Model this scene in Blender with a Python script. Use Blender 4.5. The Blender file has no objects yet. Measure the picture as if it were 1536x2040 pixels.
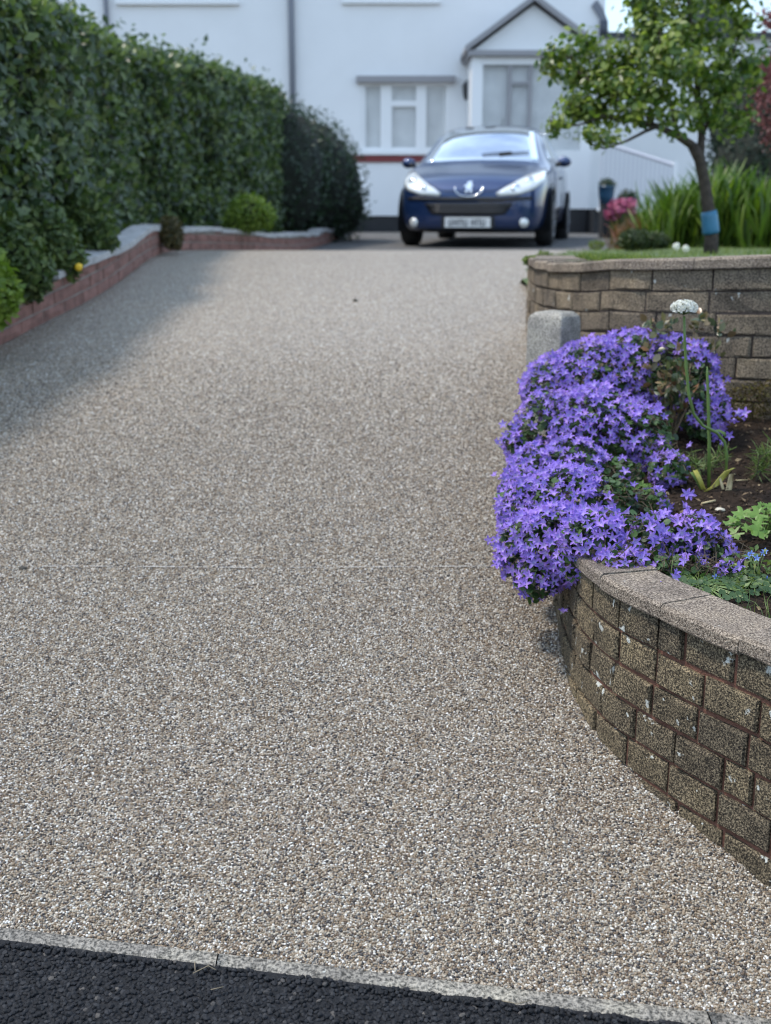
import bpy, bmesh, math, random
import numpy as np
from mathutils import Vector, Matrix
from mathutils.bvhtree import BVHTree
from mathutils import noise as mnoise
R = math.radians
sc = bpy.context.scene
col = sc.collection
rng = np.random.default_rng(7)
random.seed(7)

# ------------------------------------------------------------------ camera
F = 2300.0; PITCH = math.atan(595 / 2300); H = 1.28        # focal length in photo pixels, tilt, eye height above the road
cd = bpy.data.cameras.new('camera'); cam = bpy.data.objects.new('camera', cd); col.objects.link(cam)
cam.location = (0, 0, H); cam.rotation_euler = (math.pi / 2 - PITCH, 0, 0)
cd.sensor_fit = 'VERTICAL'; cd.sensor_height = 36; cd.lens = 36 * F / 2040
cd.clip_start = .05; cd.clip_end = 2000
cd.dof.use_dof = True; cd.dof.focus_distance = 2.3
cd.dof.aperture_fstop = cd.lens / 1000 / .0105             # entrance pupil 10.5 mm
sc.camera = cam

# ------------------------------------------------------------------ light
SUN_EL, SUN_AZ = R(62), R(-84)                              # azimuth from +Y, negative is to the left
w = bpy.data.worlds.new('World'); sc.world = w; w.use_nodes = True
nt = w.node_tree; bg = nt.nodes['Background']
sky = nt.nodes.new('ShaderNodeTexSky'); sky.sky_type = 'NISHITA'; sky.sun_disc = False
sky.sun_elevation = SUN_EL; sky.sun_rotation = SUN_AZ; sky.dust_density = 1.0; sky.air_density = 1.2; sky.ozone_density = 1.5
tcw = nt.nodes.new('ShaderNodeTexCoord'); nzw = nt.nodes.new('ShaderNodeTexNoise'); nzw.inputs['Scale'].default_value = 2.0; nzw.inputs['Detail'].default_value = 7; nzw.inputs['Roughness'].default_value = .58
nt.links.new(tcw.outputs['Generated'], nzw.inputs['Vector'])
rpw = nt.nodes.new('ShaderNodeValToRGB'); rpw.color_ramp.elements[0].position = .40; rpw.color_ramp.elements[1].position = .60     # broken white cloud over the whole sky
nt.links.new(nzw.outputs[0], rpw.inputs[0])
mxw = nt.nodes.new('ShaderNodeMix'); mxw.data_type = 'RGBA'; mxw.inputs[7].default_value = (5.2, 6.7, 8.6, 1)
nt.links.new(rpw.outputs[0], mxw.inputs[0]); nt.links.new(sky.outputs[0], mxw.inputs[6]); nt.links.new(mxw.outputs[2], bg.inputs[0]); bg.inputs[1].default_value = .15
sd = bpy.data.lights.new('sun', 'SUN'); sd.energy = 2.1; sd.angle = R(7); sd.color = (1, .91, .80)
sun = bpy.data.objects.new('sun', sd); col.objects.link(sun)
sdir = Vector((math.sin(SUN_AZ) * math.cos(SUN_EL), math.cos(SUN_AZ) * math.cos(SUN_EL), math.sin(SUN_EL)))
sun.rotation_euler = sdir.to_track_quat('Z', 'Y').to_euler(); sun.location = (-6, 2, 8)
sc.view_settings.view_transform = 'Standard'; sc.view_settings.look = 'None'
sc.view_settings.exposure = 0.72; sc.view_settings.gamma = 1.0; sc.view_settings.use_curve_mapping = False
sc.render.engine = 'CYCLES'
try:
    sc.cycles.use_denoising = True; sc.cycles.filter_width = 1.1
    sc.cycles.max_bounces = 8; sc.cycles.transparent_max_bounces = 8
except Exception: pass

# ------------------------------------------------------------------ pixel helpers (a pixel is only a direction)
def ray(x, y):
    u = (x - 768) / F; v = (1020 - y) / F
    return np.array([u, math.cos(PITCH) + v * math.sin(PITCH), -math.sin(PITCH) + v * math.cos(PITCH)])
def at(x, y, Y):
    r = ray(x, y); return r * (Y / r[1]) + [0, 0, H]
def proj(p):
    X, Y, Z = p[0], p[1], p[2] - H
    d = Y * math.cos(PITCH) - Z * math.sin(PITCH)
    return 768 + F * X / d, 1020 - F * (Y * math.sin(PITCH) + Z * math.cos(PITCH)) / d

# ------------------------------------------------------------------ terrain heights
SL, YA, YB, Y0 = .171, 5.6, 9.2, 1.6
def sm(t): t = min(1, max(0, t)); return t * t * (3 - 2 * t)
def dz(Y):
    if Y < YA: return SL * (Y - Y0)
    zt = SL * (YA - Y0) + SL * (YB - YA) / 2
    if Y < YB:
        t = Y - YA; return SL * (YA - Y0) + SL * t - SL * t * t / (2 * (YB - YA))
    if Y < 12.4: return zt - .095 * sm((Y - YB) / 3.2)
    return zt - .095 + .08 * sm((Y - 12.4) / 7.6)
def kerbY(x): return 1.7145 - .1515 * x                     # line of the edging stones
def lerp(a, b, t): return a + (b - a) * t
def interp(v, xs, ys): return float(np.interp(v, xs, ys))

# ------------------------------------------------------------------ mesh helpers
ORG = {}
def mesh_obj(name, V, Fc, mat, parent=None, smooth=False, local=False):
    o0 = np.array(ORG.get(parent.name, (0, 0, 0))) if (parent is not None and not local) else np.zeros(3)
    V = np.asarray(V, dtype=float).reshape(-1, 3) - o0
    me = bpy.data.meshes.new(name); me.from_pydata(V.tolist(), [], Fc); me.update()
    if smooth: me.polygons.foreach_set('use_smooth', [True] * len(me.polygons))
    mats = mat if isinstance(mat, (list, tuple)) else [mat]
    for m in mats: me.materials.append(m)
    o = bpy.data.objects.new(name, me); col.objects.link(o)
    if parent is not None:
        o.parent = parent; ORG[o.name] = tuple(o0)
    return o
def tri_obj(name, V, T, mat, parent=None, smooth=False, attr=None):
    """fast mesh from numpy triangles"""
    o0 = np.array(ORG.get(parent.name, (0, 0, 0))) if parent is not None else np.zeros(3)
    V = np.asarray(V, dtype=np.float32) - o0.astype(np.float32); T = np.asarray(T, dtype=np.int32)
    me = bpy.data.meshes.new(name)
    me.vertices.add(len(V)); me.vertices.foreach_set('co', V.ravel())
    me.loops.add(T.size); me.loops.foreach_set('vertex_index', T.ravel())
    me.polygons.add(len(T)); me.polygons.foreach_set('loop_start', np.arange(0, T.size, 3, dtype=np.int32))
    me.polygons.foreach_set('loop_total', np.full(len(T), 3, dtype=np.int32))
    me.update(calc_edges=True)
    if smooth: me.polygons.foreach_set('use_smooth', [True] * len(T))
    if attr is not None:
        a = me.attributes.new('tip', 'FLOAT', 'POINT'); a.data.foreach_set('value', np.asarray(attr, dtype=np.float32))
    me.materials.append(mat)
    o = bpy.data.objects.new(name, me); col.objects.link(o)
    if parent is not None: o.parent = parent; ORG[o.name] = tuple(o0)
    return o
def thing(name, loc, label, cat, group=None, rz=0):
    o = bpy.data.objects.new(name, None); col.objects.link(o); o.empty_display_size = .1
    o.location = loc; o.rotation_euler = (0, 0, rz); ORG[o.name] = tuple(loc)
    return tag(o, label, cat, group)
def tag(o, label=None, cat=None, group=None, kind=None):
    if label: o['label'] = label
    if cat: o['category'] = cat
    if group: o['group'] = group
    if kind: o['kind'] = kind
    return o
class MB:
    def __init__(s): s.V = []; s.F = []
    def add(s, V, Fc):
        n = len(s.V); s.V += [tuple(v) for v in V]; s.F += [tuple(i + n for i in f) for f in Fc]; return s
    def box(s, x0, x1, y0, y1, z0, z1):
        return s.add([(x0, y0, z0), (x1, y0, z0), (x1, y1, z0), (x0, y1, z0), (x0, y0, z1), (x1, y0, z1), (x1, y1, z1), (x0, y1, z1)],
                     [(0, 3, 2, 1), (4, 5, 6, 7), (0, 1, 5, 4), (1, 2, 6, 5), (2, 3, 7, 6), (3, 0, 4, 7)])
    def tube(s, pts, rad, n=8, cap=True):
        pts = [Vector(p) for p in pts]; rings = []
        rad = rad if hasattr(rad, '__len__') else [rad] * len(pts)
        ref = Vector((0, 0, 1))
        prev = None
        V = []; Fc = []
        for i, p in enumerate(pts):
            t = (pts[min(i + 1, len(pts) - 1)] - pts[max(i - 1, 0)])
            if t.length < 1e-9: t = Vector((0, 0, 1))
            t.normalize()
            a = prev if prev is not None else (ref if abs(t.z) < .95 else Vector((1, 0, 0)))
            u = (a - t * a.dot(t)).normalized(); v = t.cross(u); prev = u
            for k in range(n):
                an = 2 * math.pi * k / n; V.append(p + (u * math.cos(an) + v * math.sin(an)) * rad[i])
        for i in range(len(pts) - 1):
            for k in range(n):
                a = i * n + k; b = i * n + (k + 1) % n; Fc.append((a, b, b + n, a + n))
        if cap: Fc.append(tuple(range(n - 1, -1, -1))); Fc.append(tuple(range((len(pts) - 1) * n, len(pts) * n)))
        return s.add(V, Fc)
    def lathe(s, prof, c=(0, 0, 0), n=20):
        V = []; Fc = []
        for r, z in prof:
            for k in range(n):
                a = 2 * math.pi * k / n; V.append((c[0] + r * math.cos(a), c[1] + r * math.sin(a), c[2] + z))
        for i in range(len(prof) - 1):
            for k in range(n):
                a = i * n + k; b = i * n + (k + 1) % n; Fc.append((a, b, b + n, a + n))
        Fc.append(tuple(range(n - 1, -1, -1))); Fc.append(tuple(range((len(prof) - 1) * n, len(prof) * n)))
        return s.add(V, Fc)
    def build(s, name, mat, parent=None, smooth=False, local=False, bevel=0):
        o = mesh_obj(name, s.V, s.F, mat, parent, smooth, local)
        if bevel:
            m = o.modifiers.new('bevel', 'BEVEL'); m.width = bevel; m.segments = 2; m.limit_method = 'ANGLE'
        return o

# ------------------------------------------------------------------ materials
def newmat(name):
    m = bpy.data.materials.new(name); m.use_nodes = True
    return m, m.node_tree, m.node_tree.nodes['Principled BSDF']
def ramp(nt, stops, fac, interp='LINEAR'):
    r = nt.nodes.new('ShaderNodeValToRGB'); e = r.color_ramp.elements; r.color_ramp.interpolation = interp
    while len(e) > 1: e.remove(e[-1])
    e[0].position = stops[0][0]; e[0].color = (*stops[0][1], 1)
    for p, c in stops[1:]:
        k = e.new(p); k.color = (*c, 1)
    nt.links.new(fac, r.inputs[0]); return r.outputs[0]
def noise(nt, scale, detail=4, rough=.6, coord=None):
    n = nt.nodes.new('ShaderNodeTexNoise'); n.inputs['Scale'].default_value = scale
    n.inputs['Detail'].default_value = detail; n.inputs['Roughness'].default_value = rough
    if coord is None: coord = objco(nt)
    nt.links.new(coord, n.inputs['Vector']); return n.outputs[0]
def objco(nt):
    for n in nt.nodes:
        if n.type == 'TEX_COORD': return n.outputs['Object']
    return nt.nodes.new('ShaderNodeTexCoord').outputs['Object']
def bump(nt, b, h, strength, dist):
    n = nt.nodes.new('ShaderNodeBump'); n.inputs['Strength'].default_value = strength; n.inputs['Distance'].default_value = dist
    nt.links.new(h, n.inputs['Height']); nt.links.new(n.outputs[0], b.inputs['Normal']); return n
def mixc(nt, fac, a, b, mode='MIX'):
    n = nt.nodes.new('ShaderNodeMix'); n.data_type = 'RGBA'; n.blend_type = mode
    for k, v in ((0, fac), (6, a), (7, b)):
        if isinstance(v, (int, float)): n.inputs[k].default_value = v
        elif isinstance(v, tuple): n.inputs[k].default_value = (*v, 1)
        else: nt.links.new(v, n.inputs[k])
    return n.outputs[2]
def mth(nt, op, a, b=None):
    n = nt.nodes.new('ShaderNodeMath'); n.operation = op
    for k, v in ((0, a), (1, b)):
        if v is None: continue
        if isinstance(v, (int, float)): n.inputs[k].default_value = v
        else: nt.links.new(v, n.inputs[k])
    return n.outputs[0]
def plain(name, c, rough=.6, metal=0, var=0, vscale=8, bmp=0, bscale=60, coat=0, spec=.5):
    m, nt, b = newmat(name)
    b.inputs['Base Color'].default_value = (*c, 1); b.inputs['Roughness'].default_value = rough
    b.inputs['Metallic'].default_value = metal; b.inputs['Coat Weight'].default_value = coat
    b.inputs['Coat Roughness'].default_value = .04
    b.inputs['Specular IOR Level'].default_value = spec
    if var:
        f = noise(nt, vscale, 5)
        nt.links.new(ramp(nt, [(.25, tuple(x * (1 - var) for x in c)), (.75, tuple(min(1, x * (1 + var)) for x in c))], f), b.inputs['Base Color'])
    if bmp: bump(nt, b, noise(nt, bscale, 5), bmp, .01)
    return m
def leafmat(name, cols, rough=.45, trans=.35, spec=.5):
    m, nt, b = newmat(name)
    g = nt.nodes.new('ShaderNodeNewGeometry')
    c = ramp(nt, [(i / max(1, len(cols) - 1), k) for i, k in enumerate(cols)], g.outputs['Random Per Island'])
    nt.links.new(c, b.inputs['Base Color']); b.inputs['Roughness'].default_value = rough
    b.inputs['Specular IOR Level'].default_value = spec
    t = nt.nodes.new('ShaderNodeBsdfTranslucent')
    tc = mixc(nt, 1.0, c, (1.0, 1.2, .5) if trans >= .25 and name not in ('white_floret', 'blue_petal', 'pink_petal', 'red_leaf') else (1, 1, 1), 'MULTIPLY'); nt.links.new(tc, t.inputs[0])
    mx = nt.nodes.new('ShaderNodeMixShader'); mx.inputs[0].default_value = trans
    nt.links.new(b.outputs[0], mx.inputs[1]); nt.links.new(t.outputs[0], mx.inputs[2])
    nt.links.new(mx.outputs[0], nt.nodes['Material Output'].inputs[0])
    return m
PEB = [(0, (.025, .024, .026)), (.08, (.08, .074, .072)), (.2, (.13, .09, .06)), (.36, (.23, .17, .11)), (.5, (.31, .25, .18)),
       (.64, (.21, .195, .175)), (.78, (.39, .33, .25)), (.9, (.48, .44, .37)), (1, (.70, .68, .64))]
def mat_resin():
    m, nt, b = newmat('resin_bound_pebbles'); co = objco(nt)
    v = nt.nodes.new('ShaderNodeTexVoronoi'); v.inputs['Scale'].default_value = 205; v.voronoi_dimensions = '2D'
    nt.links.new(co, v.inputs['Vector'])
    sep = nt.nodes.new('ShaderNodeSeparateColor'); nt.links.new(v.outputs['Color'], sep.inputs[0])
    c = ramp(nt, PEB, sep.outputs[0])
    big = noise(nt, 1.3, 4); sm2 = noise(nt, 9, 3)
    c = mixc(nt, .55, c, ramp(nt, [(.3, (.86, .86, .86)), (.7, (1.16, 1.15, 1.13))], mth(nt, 'ADD', mth(nt, 'MULTIPLY', big, .6), mth(nt, 'MULTIPLY', sm2, .4))), 'MULTIPLY')
    nt.links.new(c, b.inputs['Base Color']); b.inputs['Roughness'].default_value = .5
    h = mth(nt, 'SUBTRACT', 1.0, mth(nt, 'POWER', mth(nt, 'MULTIPLY', v.outputs['Distance'], 1.3), 2.0))
    bump(nt, b, h, .8, .003)
    return m
def mat_pebble():
    m, nt, b = newmat('loose_pebble')
    i = nt.nodes.new('ShaderNodeObjectInfo')
    nt.links.new(ramp(nt, [(p, tuple(v * .94 for v in c)) for p, c in PEB], i.outputs['Random']), b.inputs['Base Color']); b.inputs['Roughness'].default_value = .52; b.inputs['Specular IOR Level'].default_value = .35
    return m
def mat_asphalt(chip=False):
    m, nt, b = newmat('asphalt_chip' if chip else 'asphalt')
    if chip:
        i = nt.nodes.new('ShaderNodeObjectInfo'); f = i.outputs['Random']
    else: f = noise(nt, 220, 3)
    nt.links.new(ramp(nt, [(0, (.007, .0075, .009)), (.7, (.015, .016, .019)), (.97, (.028, .029, .032)), (1, (.10, .09, .08))], f), b.inputs['Base Color'])
    b.inputs['Roughness'].default_value = .7; b.inputs['Specular IOR Level'].default_value = .25
    if not chip: bump(nt, b, noise(nt, 160, 4), 1, .006)
    return m
def mat_brick(name, dark, mid, light, spots=(.50, .51, .47), spot_lo=.66, gscale=240):
    m, nt, b = newmat(name); co = objco(nt)
    g = noise(nt, gscale, 2, .7); big = noise(nt, 7, 5, .65)
    c = ramp(nt, [(.36, dark), (.5, mid), (.64, light)], g)
    c = mixc(nt, .8, c, ramp(nt, [(.32, (.36, .35, .34)), (.5, (.85, .83, .8)), (.72, (1.15, 1.12, 1.0))], big), 'MULTIPLY')
    oi = nt.nodes.new('ShaderNodeObjectInfo')
    c = mixc(nt, 1, c, ramp(nt, [(0, (.72, .72, .74)), (1, (1.15, 1.12, 1.05))], oi.outputs['Random']), 'MULTIPLY')
    s = noise(nt, 26, 2, .5); s2 = noise(nt, 120, 2, .6)
    sp = ramp(nt, [(spot_lo, (0, 0, 0)), (spot_lo + .03, (1, 1, 1))], mth(nt, 'ADD', mth(nt, 'MULTIPLY', s, .86), mth(nt, 'MULTIPLY', s2, .16)))
    c = mixc(nt, sp, c, spots)
    nt.links.new(c, b.inputs['Base Color']); b.inputs['Roughness'].default_value = .85; b.inputs['Specular IOR Level'].default_value = .25
    h = mth(nt, 'ADD', mth(nt, 'MULTIPLY', g, .8), mth(nt, 'MULTIPLY', noise(nt, 90, 3), .6))
    bump(nt, b, h, 1, .006)
    return m
M = {}
M['resin'] = mat_resin(); M['pebble'] = mat_pebble(); M['asphalt'] = mat_asphalt(); M['chip'] = mat_asphalt(True)
M['edging'] = mat_brick('worn_concrete_edging', (.07, .07, .065), (.26, .25, .23), (.45, .43, .39), spot_lo=.7, gscale=160)
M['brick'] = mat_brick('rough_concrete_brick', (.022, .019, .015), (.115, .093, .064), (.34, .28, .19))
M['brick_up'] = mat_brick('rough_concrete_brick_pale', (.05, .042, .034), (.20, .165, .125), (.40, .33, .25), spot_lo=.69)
M['cap'] = mat_brick('weathered_coping', (.07, .058, .05), (.26, .215, .175), (.52, .45, .38), spot_lo=.70, gscale=260)
M['post'] = mat_brick('granite_post', (.14, .135, .13), (.36, .35, .33), (.58, .57, .54), spot_lo=.9, gscale=300)
M['mortar'] = plain('red_mortar', (.15, .065, .042), .9, var=.5, vscale=30, bmp=.8, bscale=150)
M['mortar_up'] = plain('dark_mortar', (.085, .062, .05), .9, var=.5, vscale=30, bmp=.8, bscale=150)
M['redbrick'] = plain('red_brick', (.24, .12, .095), .85, var=.45, vscale=14, bmp=.5)
M['redmortar'] = plain('grey_mortar', (.26, .23, .2), .9, var=.3)
M['palecap'] = plain('pale_coping', (.42, .41, .40), .8, var=.3, vscale=9)
M['soil'] = plain('soil', (.026, .018, .013), .95, var=.6, vscale=40, bmp=1, bscale=70, spec=.1)
M['earth'] = plain('earth', (.09, .075, .05), .95, var=.4)
M['grassland'] = plain('turf', (.075, .11, .03), .9, var=.4, vscale=5, bmp=.6)
M['white'] = plain('white_render', (.80, .80, .80), .75, var=.03, vscale=2, bmp=.15, bscale=40)
M['white2'] = plain('white_frame', (.82, .82, .82), .35)
M['black'] = plain('black_plinth', (.018, .018, .02), .6)
M['tarmac'] = plain('tarmac', (.10, .098, .095), .85, var=.25, bmp=.6, bscale=200)
M['grey'] = plain('grey_paint', (.30, .29, .30), .6)
M['slate'] = plain('dark_roof', (.05, .055, .065), .7, var=.3)
M['pipe'] = plain('grey_downpipe', (.16, .17, .20), .4)
M['redline'] = plain('dark_red_band', (.20, .035, .035), .6)
M['bark'] = plain('bark', (.06, .045, .035), .9, var=.5, vscale=30, bmp=1, bscale=60)
M['twig'] = plain('twig', (.05, .04, .025), .9)

# ================================================================== THE GROUND
def sheet(name, xs, ys, zf, mat, parent=None, keep=None, smooth=True):
    V = [(x, y, zf(x, y)) for y in ys for x in xs]; n = len(xs); Fc = []
    for j in range(len(ys) - 1):
        for i in range(n - 1):
            if keep is None or keep((xs[i] + xs[i + 1]) / 2, (ys[j] + ys[j + 1]) / 2): Fc.append((j * n + i, j * n + i + 1, j * n + n + i + 1, j * n + n + i))
    used = sorted({k for f in Fc for k in f}); mp = {k: q for q, k in enumerate(used)}
    return mesh_obj(name, [V[k] for k in used], [tuple(mp[k] for k in f) for f in Fc], mat, parent, smooth)
ys = list(np.arange(1.3, 24, .5)) + [30, 60, 150, 400, 900]
xs = [-900, -300, -80, -30, -15, -8, -5, -3, 0, 3, 5, 8, 15, 30, 80, 300, 900]
tag(sheet('ground', xs, ys, lambda x, y: min(dz(y), dz(20)) - .22, M['earth']), 'bare earth under gardens and house plot stretching away behind', 'ground', kind='structure')
# road
V = []; Fc = []
rx = [-300, -40, -10, -3, -1.5, -1, -.5, 0, .5, 1, 1.5, 3, 10, 40, 300]
for x in rx:
    for d in (-300, -30, -6, -1, .02):
        V.append((x, kerbY(x) - .055 + d if abs(x) < 5 else 1.66 + d, interp(x, [-10, 10], [.27, -.27]) + .022 + (0 if d > -2 else -.0)))
for i in range(len(rx) - 1):
    for j in range(4): a = i * 5 + j; Fc.append((a, a + 5, a + 6, a + 1))
road = tag(mesh_obj('road', V, Fc, M['asphalt'], None, True), 'dark new asphalt road along the edging stones', 'road', kind='structure')

# plan curves -------------------------------------------------------------
LOW = [(1.35, 1.20), (1.02, 1.50), (.83, 1.755), (.721, 1.912), (.681, 1.988), (.632, 2.065), (.597, 2.129), (.560, 2.200), (.523, 2.272), (.487, 2.357), (.463, 2.454),
       (.448, 2.593), (.447, 2.757), (.459, 2.951), (.49, 3.30), (.535, 3.75), (.56, 4.02)]
UPP = [(2.9, 3.30), (2.2, 3.50), (1.7, 3.70), (1.31, 3.92), (1.12, 4.03), (.97, 4.13), (.86, 4.25), (.77, 4.45), (.70, 4.78), (.672, 5.13), (.68, 5.5), (.715, 6.0), (.78, 6.6)]
class Path:
    def __init__(s, P, n=400):
        P = np.array(P, float); 
        for _ in range(3):                                   # Chaikin corner cutting
            Q = [P[0]]
            for a, b in zip(P[:-1], P[1:]): Q += [a * .75 + b * .25, a * .25 + b * .75]
            Q.append(P[-1]); P = np.array(Q)
        s.P = P; d = np.linalg.norm(np.diff(P, axis=0), axis=1); s.S = np.concatenate([[0], np.cumsum(d)]); s.L = s.S[-1]
    def at(s, u): return np.array([np.interp(u, s.S, s.P[:, 0]), np.interp(u, s.S, s.P[:, 1])])
    def nrm(s, u):
        a = s.at(max(0, u - .02)); b = s.at(min(s.L, u + .02)); t = (b - a) / np.linalg.norm(b - a)
        return np.array([-t[1], t[0]])                       # left of the direction of travel = outward
    def off(s, u, d): return s.at(u) + s.nrm(u) * d
PL, PU = Path(LOW), Path(UPP)
def poly_in(P):
    P = np.array(P)
    def f(x, y):
        c = False; j = len(P) - 1
        for i in range(len(P)):
            if (P[i, 1] > y) != (P[j, 1] > y) and x < (P[j, 0] - P[i, 0]) * (y - P[i, 1]) / (P[j, 1] - P[i, 1]) + P[i, 0]: c = not c
            j = i
        return c
    return f
# drive: between the left brick wall and the two right walls
LEFT = [(-2.6, 1.9), (-2.5, 2.6), (-2.3, 3.6), (-2.05, 4.7), (-1.83, 5.5), (-1.72, 5.97), (-1.61, 6.5), (-1.58, 7.2), (-1.66, 8.6), (-1.66, 9.6), (-1.45, 10.2), (-1.16, 10.8), (-.9, 12.2), (-.72, 14.5), (-.62, 17), (-.62, 19.9)]
PLEFT = Path(LEFT)
lx = lambda y: interp(y, [p[1] for p in LEFT], [p[0] for p in LEFT])
RIGHT = [(1.6, .9), (1.0, 1.6), (.80, 2.0), (.62, 2.4), (.60, 2.75), (.62, 3.3), (.66, 4.1), (.76, 4.9), (.74, 5.4), (.80, 6.2), (.88, 7.3), (1.2, 8.6), (1.9, 10.2), (2.6, 11.8), (3.1, 13.5), (3.4, 20)]
rxf = lambda y: interp(y, [p[1] for p in RIGHT], [p[0] for p in RIGHT])
V = []; Fc = []
yy = [0] + list(np.arange(1.75, 12.01, .12)); nU = 15
for j, y in enumerate(yy):
    for i in range(nU):
        t = i / (nU - 1)
        if j == 0:
            x = lerp(-2.7, 1.2, t); Yk = kerbY(x) + .001; V.append((x, Yk, dz(Yk)))
        else:
            x = lerp(lx(y) - .04, rxf(y) + .02, t); Y = max(y, kerbY(x) + .004 + .12 * (j) * .02); V.append((x, Y, dz(Y)))
for j in range(len(yy) - 1):
    for i in range(nU - 1): a = j * nU + i; Fc.append((a, a + 1, a + nU + 1, a + nU))
drive = tag(mesh_obj('driveway', V, Fc, M['resin'], None, True), 'sloping resin-bound pebble driveway in beige and brown', 'driveway', kind='structure')
V = []; Fc = []
yy2 = list(np.arange(12.01, 20.4, .4))
for y in yy2:
    for i in range(nU): x = lerp(lx(y) - .04, 6.5, i / (nU - 1)); V.append((x, y, dz(y) - .003))
for j in range(len(yy2) - 1):
    for i in range(nU - 1): a = j * nU + i; Fc.append((a, a + 1, a + nU + 1, a + nU))
tag(mesh_obj('forecourt', V, Fc, M['tarmac'], None, True), 'grey tarmac parking area in front of the white house', 'forecourt', kind='structure')
# the thin pale joint across the drive
mb = MB()
jx = np.linspace(-1.0, .34, 40)
for a, b in zip(jx[:-1], jx[1:]):
    if rng.random() < .3: continue
    wv = .001 + .0014 * rng.random(); ya = 3.222 + .004 * math.sin(a * 5); yb = 3.222 + .004 * math.sin(b * 5)
    mb.add([(a, ya - wv, dz(ya) + .0045), (b, yb - wv, dz(yb) + .0045), (b, yb + wv, dz(yb) + .0045), (a, ya + wv, dz(ya) + .0045)], [(0, 1, 2, 3)])
mb.build('joint_line', plain('pale_resin', (.50, .48, .45), .5), drive)

# pebbles standing proud of the resin, near the camera
def scatter_gn(name, P, mat, parent, smin, smax, flat, subdiv=2, smooth=True, seed=1):
    me = bpy.data.meshes.new(name); me.vertices.add(len(P)); me.vertices.foreach_set('co', np.asarray(P, np.float32).ravel()); me.update()
    o = bpy.data.objects.new(name, me); col.objects.link(o); o.parent = parent
    g = bpy.data.node_groups.new(name + '_nodes', 'GeometryNodeTree'); g.is_modifier = True
    g.interface.new_socket('Geometry', in_out='INPUT', socket_type='NodeSocketGeometry')
    g.interface.new_socket('Geometry', in_out='OUTPUT', socket_type='NodeSocketGeometry')
    N = g.nodes; L = g.links
    gi = N.new('NodeGroupInput'); go = N.new('NodeGroupOutput')
    ico = N.new('GeometryNodeMeshIcoSphere'); ico.inputs['Radius'].default_value = 1; ico.inputs['Subdivisions'].default_value = subdiv
    ss = N.new('GeometryNodeSetShadeSmooth'); ss.inputs['Shade Smooth'].default_value = smooth
    smn = N.new('GeometryNodeSetMaterial'); smn.inputs['Material'].default_value = mat
    L.new(ico.outputs['Mesh'], ss.inputs['Geometry']); L.new(ss.outputs[0], smn.inputs['Geometry'])
    ip = N.new('GeometryNodeInstanceOnPoints'); L.new(gi.outputs[0], ip.inputs['Points']); L.new(smn.outputs[0], ip.inputs['Instance'])
    rr = N.new('FunctionNodeRandomValue'); rr.data_type = 'FLOAT_VECTOR'
    rr.inputs[0].default_value = (-.45, -.45, 0); rr.inputs[1].default_value = (.45, .45, 6.28); rr.inputs['Seed'].default_value = seed
    L.new(rr.outputs[0], ip.inputs['Rotation'])
    rs = N.new('FunctionNodeRandomValue'); rs.data_type = 'FLOAT_VECTOR'
    rs.inputs[0].default_value = (smin, smin * .85, smin * flat); rs.inputs[1].default_value = (smax, smax * .85, smax * flat); rs.inputs['Seed'].default_value = seed + 1
    L.new(rs.outputs[0], ip.inputs['Scale'])
    L.new(ip.outputs[0], go.inputs[0])
    md = o.modifiers.new('pebbles', 'NODES'); md.node_group = g
    me.materials.append(mat)
    return tag(o, kind='stuff')
pt = .0046
gx, gy = np.meshgrid(np.arange(-2.0, .95, pt), np.arange(1.5, 5.6, pt * .9))
gx = gx + (np.arange(gx.shape[0]) % 2)[:, None] * pt / 2
P = np.stack([gx.ravel(), gy.ravel()], 1) + rng.normal(0, pt * .24, (gx.size, 2))
lim = np.abs(P[:, 0]) * 0
k = (P[:, 1] > kerbY(P[:, 0]) + .003) & (P[:, 0] > -.36 * P[:, 1] - .08) & (P[:, 0] < np.interp(P[:, 1], [p[1] for p in RIGHT], [p[0] for p in RIGHT]) - .02)
k &= rng.random(len(P)) < np.clip((5.6 - P[:, 1]) / 3.0, 0, .97)
P = P[k]; zz = np.where(P[:, 1] < YA, SL * (P[:, 1] - Y0), 0) + .0006 + rng.normal(0, .0008, len(P))
scatter_gn('pebbles', np.c_[P, zz], M['pebble'], drive, .0016, .0036, .75)
tag(bpy.data.objects['pebbles'], 'rounded beige, white and brown pebbles set in the near drive surface')
# edging stones
kerb = thing('kerb', (0, kerbY(0), 0), 'row of worn concrete edging stones between road and drive', 'kerb'); kerb['kind'] = 'structure'
del kerb['category']
ej = [-3.6, -2.77, -1.94, -1.115, -.291, .528, 1.35, 2.18]
for a, b in zip(ej[:-1], ej[1:]):
    n = 42; V = []; Fc = []
    for i in range(n + 1):
        x = lerp(a + .0012, b - .0012, i / n); yk = kerbY(x); z = dz(yk) + .002
        wob = .004 * mnoise.noise(Vector((x * 9, 3, 0))) + .003 * mnoise.noise(Vector((x * 40, 1, 0)))
        hz = .0025 * mnoise.noise(Vector((x * 25, 9, 0)))
        for dy, ddz in ((-.056 + wob, -.1), (-.056 + wob, -.012 + hz), (-.046 + wob, -.002 + hz), (-.025, .003 + hz), (-.006, .004), (0, 0), (0, -.1)): V.append((x, yk + dy, z + ddz))
    for i in range(n):
        for q in range(6): e = i * 7 + q; Fc.append((e, e + 7, e + 8, e + 1))
    Fc += [tuple(range(6, -1, -1)), tuple(range(n * 7, n * 7 + 7))]
    mesh_obj('edging_stone', V, Fc, M['edging'], kerb, True)
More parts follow.
